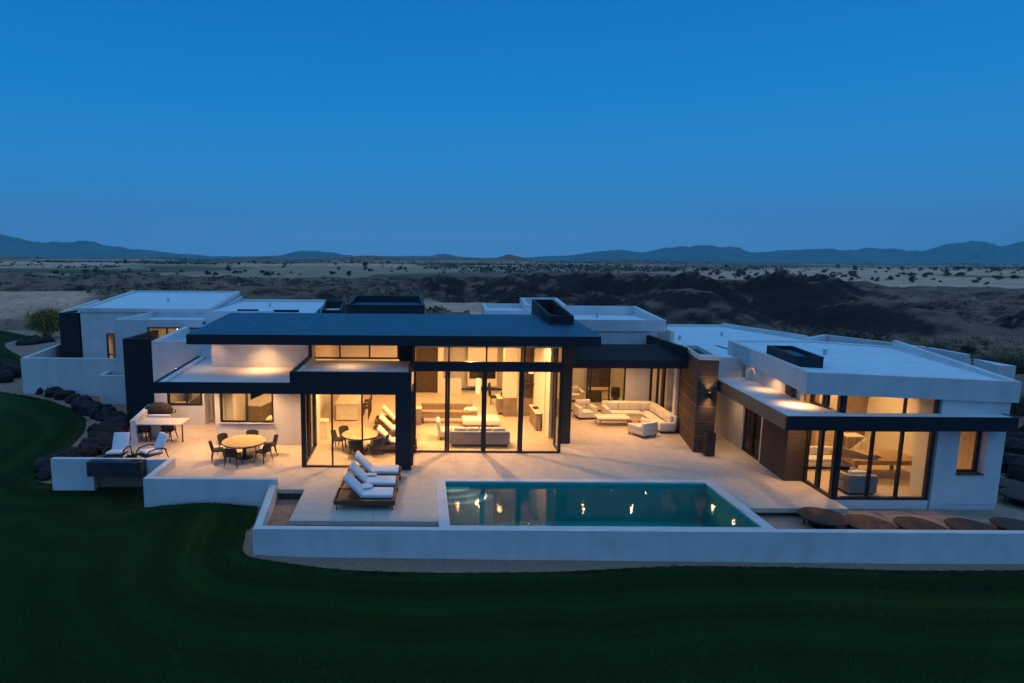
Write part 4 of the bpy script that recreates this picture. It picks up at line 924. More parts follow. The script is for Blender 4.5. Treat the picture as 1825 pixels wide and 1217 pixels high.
MB().rbox(.36,.5,-.328,.5,.341,.72,.05,3).build('armrest', M['fabw'], tub, 50)
MB().rbox(-.5,-.37,-.328,.5,.341,.56,.05,3).build('armrest', M['fabw'], tub, 50)
for sx in (-.42,.42):
    for sy in (-.42,.42): MB().tube([(sx,sy,.13),(sx,sy,0)], .035, 8).build('leg', M['darkleg'], tub, 60)
p = lvl(1146, 776); place(tub, (p[0], p[1]+.1, 0), R(28))
p = lvl(1140, 752); st = thing('side_table', 'small brown wooden table inside the corner of the patio sofa', 'side table')
MB().rbox(-.38,.38,-.3,.3,.27,.33,.02,1).build('tabletop', M['woodl'], st, 50)
for sx in (-.3,.3): MB().box(sx-.04,sx+.04,-.25,.25,0,.27).build('leg', M['woodl'], st)
place(st, (11.2, 30.75, 0), 0)
# bin and wall lamp at the brick pier
p = lvl(1265, 813); bn = thing('planter_column', 'slim rusty rectangular bin at the foot of the brick pier', 'bin')
b = MB(); b.box(-.2,.2,-.17,-.15,.04,1.06); b.box(-.2,.2,.15,.17,.04,1.06); b.box(-.2,-.18,-.149,.149,.04,1.06); b.box(.18,.2,-.149,.149,.04,1.06); b.box(-.179,.179,-.149,.149,.04,.9); b.build('body', M['rust'], bn)
MB().box(-.17,.17,-.14,.14,0,.04).build('foot', M['black'], bn)
place(bn, (p[0], 25.85, 0), R(-8))
sx_, sz_ = dep(1263, 703, 26.1)
sconce = MB(); zl, zh = sz_-.11, sz_+.11
sconce.box(sx_-.06, sx_+.06, 25.96, 25.975, zl, zh); sconce.box(sx_-.06, sx_+.06, 26.09, 26.2, zl, zh); sconce.box(sx_-.06, sx_-.045, 25.976, 26.089, zl, zh); sconce.box(sx_+.045, sx_+.06, 25.976, 26.089, zl, zh)
sc_o = sconce.build('wall_lamp', M['frame'], house, None, 'small up and down wall lamp on the brick pier')
MB().box(sx_-.044, sx_+.044, 25.976, 26.089, sz_-.03, sz_+.03).build('bulb', M['lamp'], sc_o)
# --- round dark discs on the paver court
def disc(label, r, z):
    t = thing('disc_table', label, 'low table', group='round dark tables on the paver court')
    MB().lathe([(r-.02,z-.05),(r,z-.045),(r,z-.005),(r-.01,z)], 48).build('tabletop', M['rust'], t, 40)
    MB().lathe([(r*.55,.03),(r*.62,z-.051)], 32).build('base', M['black'], t, 40)
    b = MB()
    for k in range(3): a = k*2.09+.5; b.tube([(r*.7*math.cos(a),r*.7*math.sin(a),z-.05),(r*.7*math.cos(a),r*.7*math.sin(a),0)], .025, 6)
    b.build('feet', M['black'], t, 60); return t
dl = [((13.53,19.36),.73,'dark round low table in full view beside the pool corner, leftmost of the row'), ((14.92,19.12),.76,'dark round low table second from the left along the garden wall'),
      ((16.5,19.02),.70,'dark round low table in the middle of the row along the garden wall'), ((18.15,18.95),.68,'dark round low table fourth along the garden wall'),
      ((19.75,19.05),.66,'dark round low table cut by the right edge of the photo along the garden wall')]
for i, ((x, y), r_, lab) in enumerate(dl): place(disc(lab, r_, .40 if i == 0 else .24), (x, y, -.33))
for (u, v), r_, lab in [((1826,882),.72,'dark round low table beyond the white corner of the house, nearer one'), ((1800,861),.66,'dark round low table beyond the white corner of the house, farther one')]:
    p = lvl(u, v, .05); place(disc(lab, r_, .38), (p[0], p[1], -.33))
# ------------------------------------------------------------------ inside the glass rooms
def sofa_back(label, w, loc, rz=0, m='fabg', cushions=4, h=.72):
    t = thing('sofa', label, 'sofa')                                   # back towards -y
    MB().rbox(-w/2,w/2,-.42,.45,.12,.34,.03,2).build('base', M[m], t, 50)
    MB().rbox(-w/2,w/2,-.45,-.30,.12,h,.03,2).build('backrest', M[m], t, 50)
    for s in (-1,1): MB().rbox(s*(w/2-.09)-.09,s*(w/2-.09)+.09,-.298,.45,.341,h-.06,.03,2).build('armrest', M[m], t, 50)
    cw_ = (w-.4)/cushions
    for i in range(cushions):
        x = -w/2+.2+i*cw_; MB().rbox(x+.01,x+cw_-.01,-.29,-.1,.46,h+.14,.06,3).build('back_cushion', M['fabw'], t, 50)
        MB().rbox(x+.005,x+cw_-.005,-.29,.44,.341,.46,.04,2).build('seat_cushion', M['fabw'], t, 50)
    MB().box(-w/2+.1,w/2-.1,-.36,.38,.01,.12).build('plinth', M['dark'], t)
    return place(t, loc, rz)
sofa_back('long taupe sofa with pale cushions, its back to the tall glass doors', 2.75, (2.72, 27.25, .006))
t = thing('ottoman', 'large square cream ottoman between the sofa and the console in the hall', 'ottoman'); MB().rbox(-.95,.95,-.62,.62,.2,.46,.06,3).build('cushion', M['fabw'], t, 50); MB().box(-.85,.85,-.52,.52,0,.2).build('plinth', M['greypanel'], t)
p = lvl(857,762); place(t, (p[0], p[1]+.3, .006))
t = thing('hall_armchair', 'tall cream armchair seen from the side left of the hall sofa', 'armchair'); MB().rbox(-.4,.4,-.4,.4,.16,.46,.06,3).build('seat', M['fabw'], t, 50)
MB().rbox(-.46,-.28,-.42,.42,.2,1.0,.06,3,Matrix.Rotation(R(-6),4,'Y')).build('backrest', M['fabw'], t, 50)
for sx in (-.33,.33):
    for sy in (-.33,.33): MB().tube([(sx,sy,.2),(sx,sy,0)], .03, 8).build('leg', M['darkleg'], t, 60)
p = lvl(793,787); place(t, (p[0]+.15, p[1]+.55, .006))
t = thing('console', 'long low taupe console behind the hall seating', 'console'); MB().box(-1.5,1.5,-.3,.3,.32,.62).build('body', M['greypanel'], t); MB().rbox(-1.55,1.55,-.34,.34,.621,.68,.01,1).build('tabletop', M['woodl'], t)
for x in (-1.35,1.35): MB().box(x-.08,x+.08,-.26,.26,0,.32).build('leg', M['darkpanel'], t)
MB().box(-1.4,1.3,.1,.3,.681,.98).build('back_panel', M['greypanel'], t)
p = lvl(795,755); place(t, (p[0]+.1, p[1]+.2, .006))
t = thing('side_cabinet', 'slim pale pedestal cabinet at the left of the hall console', 'cabinet'); MB().box(-.18,.18,-.2,.2,0,.84).build('body', M['greypanel'], t); MB().rbox(-.2,.2,-.22,.22,.841,.9,.01,1).build('top', M['counter'], t)
p = lvl(745,756); place(t, (p[0], p[1], .006))
t = thing('white_bundle', 'crumpled white cloth lying on the right end of the hall console', 'cloth'); b = MB(); bmv = bmesh.new(); bmesh.ops.create_icosphere(bmv, subdivisions=3, radius=1)
b.add([(v.co.x*.36*(1+.3*noise.noise(v.co*2)), v.co.y*.26*(1+.3*noise.noise(v.co*2.2)), max(-.05, v.co.z*.13*(1+.6*noise.noise(v.co*3)))) for v in bmv.verts], [tuple(q.index for q in f.verts) for f in bmv.faces]); bmv.free()
b.build('cloth', M['book'], t, 60)
c_ = [o for o in COL.objects if o.name == 'console'][0].location; place(t, (c_.x+1.2, c_.y-.1, c_.z+.735))
t = thing('white_cylinder', 'tall white cylinder lamp standing before the fireplace', 'floor lamp'); MB().lathe([(.17,0),(.17,.04)],24).build('base', M['counter'], t, 40); MB().lathe([(.165,.041),(.165,1.02),(.15,1.03)], 24).build('lamp_shade', M['shade'], t, 40); p = lvl(852,703); place(t, (p[0], p[1], .006))
t = thing('dark_chair', 'tall dark high backed chair beside the plaster column', 'chair'); MB().rbox(-.22,.22,-.24,.24,.4,.5,.03,2).build('seat', M['dark'], t, 50); MB().rbox(-.22,.22,.2,.28,.5,1.3,.04,3,Matrix.Rotation(R(-5),4,'X')).build('backrest', M['dark'], t, 50)
for sx in (-.18,.18):
    for sy in (-.2,.2): MB().tube([(sx,sy,.4),(sx,sy,0)], .022, 6).build('leg', M['darkleg'], t, 60)
p = lvl(882,722); place(t, (p[0], p[1]+.2, .006), R(70))
t = thing('sideboard', 'short brown cabinet with ornaments left of the plaster column', 'cabinet'); MB().box(-.3,.3,-.5,.5,.1,.9).build('body', M['greypanel'], t); MB().rbox(-.34,.34,-.54,.54,.901,.94,.01,1).build('top', M['counter'], t); MB().box(-.24,.24,-.44,.44,0,.1).build('plinth', M['black'], t)
MB().lathe([(.05,.941),(.13,1.0),(.10,1.12),(.03,1.2)], 16).build('ornament', M['dark'], t, 60)
p = lvl(893,738); place(t, (p[0]+.1, p[1]+.3, .006))
t = thing('wall_console', 'shallow grey console along the right wall of the hall', 'console'); MB().box(-.12,.12,-.9,.9,.05,.88).build('body', M['greypanel'], t); MB().rbox(-.16,.16,-.95,.95,.881,.92,.01,1).build('top', M['counter'], t)
MB().lathe([(.08,.921),(.16,1.0),(.1,1.03)], 16).build('bowl', M['dark'], t, 60)
place(t, (5.9, 30.4, .006))
t = thing('pendant_lamp', 'white pendant lampshade hanging in the hall', 'pendant lamp'); MB().lathe([(.32,-.42),(.24,-.1)], 28).build('lamp_shade', M['shade'], t, 40); MB().tube([(0,0,-.1),(0,0,.22)], .01, 6).build('cord', M['black'], t)
px_ = dep(845, 621, 31.5); place(t, (px_[0], 31.5, 4.48))
t = thing('table_lamp', 'small white lamp glowing on the dark bar wall', 'lamp'); MB().lathe([(.1,.32),(.15,.0)], 20).build('lamp_shade', M['shade'], t, 40); MB().tube([(0,0,-.5),(0,0,0)], .02, 8).build('stem', M['darkleg'], t); MB().lathe([(.12,-.52),(.12,-.5)], 16).build('base', M['darkleg'], t, 40)
pz_ = dep(947, 665, 32.2); MB().box(5.44, 6.14, 32.1, 32.45, pz_[1]-.60, pz_[1]-.54).build('lamp_shelf', M['darkpanel'], house); place(t, (pz_[0], 32.25, pz_[1]-.02))
# dining room behind the corner glass
tc2 = lvl(645, 800); place(make_round_table('round tan table behind the corner glass, inside the dining room', .82), (tc2[0]-.05, tc2[1]-.15, .006))
for a, lab in [(-95,'dark chair inside the glass dining room with its back to the glass'), (172,'dark chair at the left of the indoor round table'), (135,'dark chair at the left rear of the indoor round table'), (-8,'dark chair at the right of the indoor round table'), (-45,'dark chair at the right front of the indoor round table')]:
    rr = .98; dup(ch, (tc2[0]-.05+rr*math.cos(R(a)), tc2[1]-.15+rr*math.sin(R(a)), .006), R(a+90), lab, 'chairs at the indoor dining table')
il = None  # daybeds put in where the glass mirrors the terrace sun loungers
for i, (u, v, lab) in enumerate([(692,800,'cream indoor daybed nearest the corner glass, standing for a reflection'), (694,776,'cream indoor daybed in the middle of three beyond the round table, standing for a reflection'), (697,757,'cream indoor daybed farthest from the corner glass, standing for a reflection')]):
    p = lvl(u, v)
    if il is None: il = place(make_lounger(lab, 'daybeds standing for reflected loungers', True), (p[0]+.25, p[1]-.1, .006)); il.name = 'daybed'
    else: o = dup(il, (p[0]+.25, p[1]-.1, .006), 0, lab); o.name = 'daybed'
for o in COL.objects:
    if o.name.startswith('daybed'): o['category'] = 'daybed'
t = thing('pedestal', 'white flared pedestal standing against the side glass of the dining room', 'pedestal'); MB().prism([(-.22,-.2),(.22,-.2),(.22,.2),(-.22,.2)], 0, .88).build('body', M['counter'], t); MB().rbox(-.27,.27,-.25,.25,.881,.93,.01,1).build('top', M['counter'], t)
p = lvl(576, 783); place(t, (p[0], p[1]+.1, .006))
t = thing('island', 'long pale kitchen island beyond the indoor dining table', 'kitchen island'); MB().box(-.55,.55,-1.7,1.7,.05,.9).build('body', M['counter'], t); MB().rbox(-.62,.62,-1.78,1.78,.901,.95,.01,1).build('worktop', M['counter'], t); MB().box(-.5,.5,-1.6,1.6,0,.05).build('plinth', M['black'], t)
p = lvl(614, 752); place(t, (p[0]+.1, p[1]+1.9, .006))
ip = t.location.copy()
stl = thing('bar_stool', 'brown woven bar stool at the near end of the kitchen island', 'stool', group='bar stools at the island'); MB().rbox(-.2,.2,-.2,.2,.6,.68,.03,2).build('seat', M['rust'], stl, 50); MB().rbox(.16,.22,-.2,.2,.68,1.0,.03,2).build('backrest', M['rust'], stl, 50)
for sx in (-.17,.17):
    for sy in (-.17,.17): MB().tube([(sx,sy,.6),(sx,sy,0)], .02, 6).build('leg', M['darkleg'], stl, 60)
place(stl, (ip.x+.95, ip.y-1.3, .006))
dup(stl, (ip.x+.95, ip.y-.5, .006), 0, 'brown woven bar stool second along the kitchen island'); dup(stl, (ip.x+.95, ip.y+.3, .006), 0, 'brown woven bar stool third along the kitchen island')
# kitchen seen through its window
t = thing('kitchen_counter', 'grey fronted kitchen counter with pale top behind the kitchen window', 'counter'); MB().box(-.55,.55,-1.9,1.9,.08,.88).build('body', M['greypanel'], t); MB().rbox(-.6,.6,-1.95,1.95,.881,.95,.01,1).build('worktop', M['counter'], t); MB().box(-.5,.5,-1.85,1.85,0,.08).build('plinth', M['black'], t); place(t, (-8.35, 32.6, .006), R(-14))
t = thing('kitchen_counter', 'low pale counter with papers just inside the kitchen window', 'counter'); MB().box(-.62,.62,-.3,.3,.0,.86).build('body', M['greypanel'], t); MB().rbox(-.66,.66,-.34,.34,.861,.92,.01,1).build('worktop', M['counter'], t); place(t, (-6.7, 28.4, .006))
t = thing('cooking_pan', 'small dark pan on the counter inside the kitchen window', 'pan'); MB().lathe([(.11,0),(.13,.08),(.12,.08),(.1,.01)], 20).build('bowl', M['dark'], t, 40); MB().tube([(.12,0,.07),(.34,0,.09)], .012, 6).build('handle', M['dark'], t); place(t, (-6.35, 28.35, .927))
t = thing('bar_stool', 'wooden stool by the long kitchen counter', 'stool'); MB().rbox(-.2,.2,-.18,.18,.66,.71,.02,1).build('seat', M['wood'], t, 50)
for sx in (-.17,.17):
    for sy in (-.15,.15): MB().tube([(sx*.8,sy*.8,.66),(sx*1.2,sy*1.2,0)], .02, 6).build('leg', M['wood'], t, 60)
place(t, (-7.35, 31.2, .006))
t = thing('bed', 'low bed with a pale cover behind the bedroom window', 'bed'); MB().rbox(-1,1,-1,1,.35,.6,.08,3).build('mattress', M['fabw'], t, 50); MB().box(-1.02,1.02,-1.02,1.02,0,.35).build('base', M['darkpanel'], t); MB().box(1.021,1.1,-1.1,1.1,0,1.1).build('headboard', M['greypanel'], t); place(t, (-13.2, 32.3, -.08))
# study behind the patio glass
t = thing('desk', 'dark desk with a pale top behind the patio glass', 'desk'); MB().rbox(-.9,.9,-.4,.4,.72,.77,.01,1).build('desktop', M['woodl'], t); MB().box(-.85,-.15,-.36,.36,0,.719).build('drawer_unit', M['darkpanel'], t); MB().box(.75,.85,-.36,.36,0,.719).build('leg', M['darkpanel'], t); place(t, (11.1, 36.2, .004))
t = thing('office_chair', 'dark swivel chair at the study desk', 'chair'); MB().rbox(-.25,.25,-.25,.25,.44,.52,.03,2).build('seat', M['dark'], t, 50); MB().rbox(-.25,.25,.22,.3,.55,1.1,.04,2).build('backrest', M['dark'], t, 50); MB().tube([(0,0,.06),(0,0,.44)], .03, 8).build('column', M['darkleg'], t)
b = MB()
for k in range(5): b.tube([(0,0,.08),(.3*math.cos(k*1.257),.3*math.sin(k*1.257),.02)], .02, 6)
b.build('star_base', M['darkleg'], t); place(t, (11.6, 35.3, .004), R(160))
sofa_back('pale sofa half hidden behind the patio glass', 2.0, (8.9, 36.2, .004), R(180), 'fabw', 2, .7)
# right wing living room
t = thing('cube_armchair', 'dark grey cube armchair just inside the right wing glass', 'armchair'); MB().rbox(-.52,.52,-.5,-.3,.08,.74,.02,2).build('backrest', M['fabg'], t, 50); MB().rbox(-.52,.52,-.298,.5,.08,.42,.03,2).build('seat', M['fabg'], t, 50)
for s in (-1,1): MB().rbox(s*.43-.09,s*.43+.09,-.298,.5,.421,.70,.02,2).build('armrest', M['fabg'], t, 50)
MB().box(-.46,.46,-.44,.44,0,.08).build('plinth', M['black'], t); MB().rbox(-.35,.3,-.29,-.1,.46,.84,.06,3).build('cushion', M['fabw'], t, 50)
p = lvl(1537, 884); place(t, (p[0]+.03, p[1]+.55, .004))
sofa_back('long pale sofa along the left of the right wing room', 2.6, (16.55, 24.5, .004), R(180), 'fabw', 3, .66)
t = thing('work_table', 'wide oak table with papers in the right wing room', 'table'); MB().rbox(-1.35,1.35,-.7,.7,.60,.78,.015,1).build('tabletop', M['woodl'], t)
for sx in (-1.15,1.15):
    for sy in (-.55,.55): MB().box(sx-.05,sx+.05,sy-.05,sy+.05,0,.6).build('leg', M['greypanel'], t)
place(t, (18.35, 23.6, .004))
t = thing('open_book', 'open dark bound book lying on the oak table', 'book'); MB().box(-.35,0,-.14,.14,0,.03).build('page', M['book'], t); MB().box(.004,.35,-.14,.14,0,.03).build('page', M['dark'], t); place(t, (18.0, 23.45, .786), R(-12))
t = thing('tilted_panel', 'long grey slanted drafting board propped at the left of the oak table', 'board'); MB().prism([(-.7,-.05),(.7,-.05),(.7,.05),(-.7,.05)], 0, [.42,.06,.06,.42]).build('board', M['greypanel'], t); place(t, (17.35, 23.25, .786), R(-20))
t = thing('stool', 'small white topped side table at the back of the right wing room', 'side table'); MB().rbox(-.4,.4,-.3,.3,.96,1.0,.01,1).build('tabletop', M['counter'], t)
for sx in (-.33,.33):
    for sy in (-.22,.22): MB().tube([(sx,sy,.96),(sx,sy,0)], .018, 6).build('leg', M['wall_trim'], t, 60)
place(t, (18.9, 25.8, .004))
# ------------------------------------------------------------------ boulders
def boulder_mesh(seed, sub=3):
    b = bmesh.new(); bmesh.ops.create_icosphere(b, subdivisions=4, radius=1); rng = random.Random(seed)
    o = Vector((rng.uniform(0,99), rng.uniform(0,99), rng.uniform(0,99)))
    pl = [(Vector((rng.gauss(0,1),rng.gauss(0,1),rng.gauss(0,.8))).normalized(), rng.uniform(.62,.85)) for _ in range(9)]
    for v in b.verts:
        c = v.co.copy()
        for n_, d in pl:
            k_ = c.dot(n_)-d
            if k_ > 0: c -= n_*k_*.9
        v.co = c*(1+.16*noise.noise(v.co*2.2+o)+.10*noise.noise(v.co*5+o)+.05*noise.noise(v.co*11+o)-.10*max(0,.25-abs(noise.noise(v.co*1.6+o*2))*4))
    me = bpy.data.meshes.new('boulder'); b.to_mesh(me); b.free(); me.materials.append(M['boulder'])
    me.polygons.foreach_set('use_smooth', [True]*len(me.polygons)); me.set_sharp_from_angle(angle=R(32)); return me
BM = [boulder_mesh(s) for s in range(7)]
nb_ = [0]
def boulder(x, y, z, s, lab, grp, rng):
    o = bpy.data.objects.new('boulder', BM[nb_[0] % 7]); nb_[0] += 1; COL.objects.link(o)
    o.location = (x, y, z); o.scale = (s*rng.uniform(.95,1.25), s*rng.uniform(.8,1.05), s*rng.uniform(.62,.8)); o.rotation_euler = (rng.uniform(-.2,.2), rng.uniform(-.2,.2), rng.uniform(0,6.3))
    return tag(o, lab, 'boulder', grp)
rng = random.Random(3)
arc = [(78,697),(96,703),(116,707),(134,713),(150,720),(166,727),(180,733),(194,739),(207,746),(214,756),(212,768),(206,780),(196,790),(182,799),(168,806),(154,811),(140,815),(124,818)]
for i, (u, v) in enumerate(arc):
    for j in range(3 if i > 8 else (2 if i > 3 else 1)):
        uu = u - j*20*(1 if i > 8 else .4) ; vv = v + j*6
        x, y = gpt(uu, vv+3)
        boulder(x, y, lawn_z(x, y)+.18, .50+.12*rng.random() - .04*j, 'dark rounded boulder in the curving row beside the lawn and the white courtyard wall', 'boulders curving along the lawn', rng)
for u, v, lab in [(88,850,'dark boulder low at the left end of the white wall beside the lawn'), (80,838,'dark boulder half behind the left end of the white wall'), (104,832,'dark boulder at the top corner of the left white wall')]:
    x, y = gpt(u, v); boulder(x, y, lawn_z(x, y)+.2, .5, lab, 'boulders at the wall end', rng)
for u, v in [(4,680),(20,672),(14,662),(-6,668)]:
    x, y = gpt(u, v); boulder(x, y, lawn_z(x, y)+.3, .85, 'dark boulder in the heap left of the tall courtyard wall', 'boulder heap by the courtyard wall', rng)
x, y = lvl(58, 620, -.1); boulder(x, y, .3, 1.35, 'large dark boulder behind the tall courtyard wall', 'boulder heap by the courtyard wall', rng)
x, y = lvl(76, 617, -.1); boulder(x, y, .2, 1.1, 'smaller dark boulder beside the large one behind the courtyard wall', 'boulder heap by the courtyard wall', rng)
for u, v, s in [(1812,830,.8),(1826,805,.9),(1838,850,1.0),(1816,790,.7),(1850,780,1.1)]:
    x, y = lvl(u, v, -.2); boulder(x, y, -.1, s, 'dark boulder beyond the white right corner of the house', 'boulders right of the house', rng)
# ------------------------------------------------------------------ plants
def leaf_cloud(seed, n, rad, zc, lw, ll, squash=1.0, up=.3, clumps=9):
    rng = random.Random(seed); b = MB(); cs = []
    for _ in range(clumps):
        d = Vector((rng.gauss(0,1), rng.gauss(0,1), rng.gauss(0,1)*squash)).normalized()*rad*rng.uniform(.35,.85)
        cs.append((Vector((d.x, d.y, zc+d.z*squash)), rad*rng.uniform(.25,.45)))
    for i in range(n):
        c, r_ = cs[i % clumps]
        p = c + Vector((rng.gauss(0,1), rng.gauss(0,1), rng.gauss(0,1)*.8))*r_*.55
        if p.z < .03: p.z = .03 + rng.random()*.1
        d = Vector((rng.gauss(0,1), rng.gauss(0,1), rng.gauss(0,1)+up)).normalized()*ll*rng.uniform(.6,1.3)
        s_ = d.orthogonal().normalized(); s_ = (Matrix.Rotation(rng.uniform(0,6.3),3,d.normalized()) @ s_)*lw
        b.add([tuple(p-s_*.6), tuple(p+d*.5-s_), tuple(p+d), tuple(p+d*.5+s_)], [(0,1,2,3)])
    return b, cs
# olive bush by the far left block
t = thing('bush', 'tall feathery olive green bush beside the far left block', 'bush'); 
b, cs = leaf_cloud(5, 6500, 1.5, 1.9, .04, .2, 1.05, .9, 26); b.build('foliage', M['leaf'], t)
sm = MB(); rng = random.Random(8)
for c, r_ in cs: sm.tube([(rng.uniform(-.2,.2), rng.uniform(-.2,.2), -.3), (c.x*.4, c.y*.4, c.z*.45), tuple(c)], [.04,.025,.01], 5)
sm.build('stems', M['twig'], t, 60)
x, y = lvl(84, 610, -.1); place(t, (x, y, -.1), 0); t.scale = (1.15,1.15,1.12)
# grasses right of the house
def tussock(seed, h, r_, n, m):
    rng = random.Random(seed); b = MB()
    for _ in range(n):
        a = rng.uniform(0,6.3); q = rng.uniform(0,.35)*r_; o = Vector((q*math.cos(a), q*math.sin(a), 0)); a2 = a+rng.gauss(0,.6); l_ = h*rng.uniform(.6,1.1); lean = rng.uniform(.1,.8)
        d = Vector((math.cos(a2)*lean, math.sin(a2)*lean, 1)).normalized(); s_ = Vector((-math.sin(a2), math.cos(a2), 0))*.014*h
        p1 = o+d*l_*.55; p2 = p1+Vector((d.x*1.3, d.y*1.3, d.z*.7)).normalized()*l_*.45
        b.add([tuple(o-s_), tuple(o+s_), tuple(p1+s_*.8), tuple(p1-s_*.8), tuple(p2)], [(0,1,2,3), (3,2,4)])
    return b
gr_ = [(1663,632,2.6,'pale feathery desert grass clump behind the rear white walls'), (1772,652,2.5,'wide grey desert bush right of the roof corner'), (1808,668,2.4,'grey desert bush at the right edge above the white roof corner'), (1700,640,1.5,'small grey tussock behind the low rear wall'), (1815,735,1.8,'grey tussock beside the right edge of the white roof slab'), (1725,622,1.4,'small dry tussock on the slope behind the house')]
for i, (u, v, h, lab) in enumerate(gr_):
    t = thing('desert_shrub', lab, 'shrub', group='desert shrubs right of the house')
    tussock(i, h*.8, h*.8, 520, 'leafg').build('foliage', M['leafg'], t)
    b, cs = leaf_cloud(20+i, 700, h*.55, h*.4, .03*h*.5, .10*h*.6, .6, .8, 12); b.build('leaves', M['leafg'], t)
    x, y = lvl(u, v, 0.2 if v < 700 else -.2); z_ = desert(x, y)[0]; place(t, (x, y, z_-.1), i)
# dark plants between lounge chairs
t = thing('dark_plant', 'low dark leafy plant between the two lounge chairs', 'plant'); b, cs = leaf_cloud(31, 260, .28, .22, .03, .14, .7, .6, 7); b.build('foliage', M['leafdark'], t)
MB().lathe([(.2,0),(.24,.16),(.2,.17)], 16).build('bowl', M['black'], t, 40); x, y = lvl(236, 826); place(t, (x, y, 0))
# scrub on the far dunes and plain: every one its own object, sharing a few meshes
FM = []
for s in range(7):
    tree = s in (1,4)
    b, cs = leaf_cloud(40+s, 420, 1.0, .95 if not tree else 1.15, .10, .26, .75 if not tree else 1.05, .3, 9)
    me = bpy.data.meshes.new('desert_shrub'); me.from_pydata(b.v, [], b.f); me.update(); me.materials.append(M['leafd']); FM.append(me)
rng = random.Random(12); cnt = 0; tries = 0
while cnt < 285 and tries < 60000:
    tries += 1
    zone = rng.random()
    if zone < .30: yy = rng.uniform(280, 560); uu = rng.uniform(.33, 1.02)
    else: yy = 330*math.exp(rng.random()*1.35); uu = rng.uniform(-.74, 1.02)
    xx = uu*yy; z_, a, b_, c, d = desert(xx, yy)
    if c < .5 and rng.random() > (.22 if d < .5 else .10): continue
    w_ = ray(0,0); 
    o = bpy.data.objects.new('desert_shrub', FM[rng.randrange(7)]); COL.objects.link(o)
    s_ = rng.choice([.7,.9,1.1,1.3,1.7])*(1+.0006*yy); o.location = (xx, yy, z_-.15*s_); o.scale = (s_*rng.uniform(.9,1.35), s_*rng.uniform(.9,1.3), s_*rng.uniform(.75,1.15)); o.rotation_euler = (0,0,rng.uniform(0,6.3))
    lab = 'small dark shrub dotted on the far plain at the left' if uu < .0 else ('small dark shrub dotted on the far plain behind the chimney' if uu < .4 else 'small dark shrub on the pale dunes at the right beyond the rocky mounds')
    tag(o, lab, 'shrub', 'far shrubs left' if uu < 0 else ('far shrubs middle' if uu < .4 else 'far shrubs right')); cnt += 1
# belts of scrub too dense to count
b = MB(); rng = random.Random(77); k = 0
while k < 2600:
    yy = 420*math.exp(rng.random()*1.75); uu = rng.uniform(-.85, 1.15); xx = uu*yy
    if noise.noise((xx*.003+5, yy*.004, 3)) < .08: continue
    z_, a, b_, c, d = desert(xx, yy)
    if c > .6: continue
    s_ = rng.uniform(.8,2.0)*(1+yy*.0007)
    for _ in range(7):
        p = Vector((xx+rng.gauss(0,1)*s_*.7, yy+rng.gauss(0,1)*s_*.7, z_+rng.uniform(.1,.9)*s_)); dd = Vector((rng.gauss(0,1),rng.gauss(0,1),rng.gauss(0,1))).normalized()*s_*.6; o_ = dd.orthogonal()*.7
        b.add([tuple(p-o_*.6), tuple(p+dd*.5-o_), tuple(p+dd), tuple(p+dd*.5+o_)], [(0,1,2,3)])
    k += 1
o = b.build('scrub', M['leafd'], None); tag(o, kind='stuff', label='dense low scrub darkening the far plain', cat='scrub')
# low tufts over the nearer rocky ground
b = MB(); rng = random.Random(78); k = 0
while k < 5200:
    yy = 50*math.exp(rng.random()*1.7); uu = rng.uniform(-.8, 1.15); xx = uu*yy
    z_, a, b_, c, d = desert(xx, yy)
    if a > .6 or (c > .4) or noise.noise((xx*.05, yy*.05, 9)) < -.1: continue
    if yy < 66 and xx < -10: continue
    s_ = rng.uniform(.12,.5)
    for _ in range(6):
        p = Vector((xx+rng.gauss(0,1)*s_, yy+rng.gauss(0,1)*s_, z_-.05)); dd = Vector((rng.gauss(0,.5),rng.gauss(0,.5),1)).normalized()*s_*1.6; o_ = dd.orthogonal()*.35
        b.add([tuple(p-o_), tuple(p+o_), tuple(p+dd)], [(0,1,2)])
    k += 1
o = b.build('dry_brush', M['leafg'], None); tag(o, kind='stuff', label='dry brush scattered over the brown hillocks', cat='brush')

# short blades standing out of the mown grass, thickest near the viewer and along the edges
b = MB(); rng = random.Random(91); k = 0; gv = []; gf = []
while k < 150000:
    yy = 11.6/(1-rng.random()*.62); uu = rng.uniform(-.78, 1.02); xx = uu*yy
    if rng.random() < .25:
        p = edge_pts[rng.randrange(len(edge_pts))]; xx = p.x+rng.gauss(0,.12); yy = p.y-abs(rng.gauss(0,.15))
        if yy > 45 or yy < 11: continue
    if not inside(xx, yy, lp): continue
    a = rng.uniform(0,6.28); h = rng.uniform(.025,.06)*(1+max(0,yy-16)*.03); w = .006*(1+yy*.03); z_ = lawn_z(xx, yy)+.045; lx, ly = rng.gauss(0,.4)*h, rng.gauss(0,.4)*h
    n_ = len(gv); gv += [(xx-w*math.cos(a), yy-w*math.sin(a), z_), (xx+w*math.cos(a), yy+w*math.sin(a), z_), (xx+lx, yy+ly, z_+h)]; gf.append((n_, n_+1, n_+2)); k += 1
b.v = gv; b.f = gf
tag(b.build('grass_blades', mat('grass_blade', (.034,.080,.018), .8, .35, .6)), kind='stuff', label='short mown grass blades of the lawn', cat='grass')
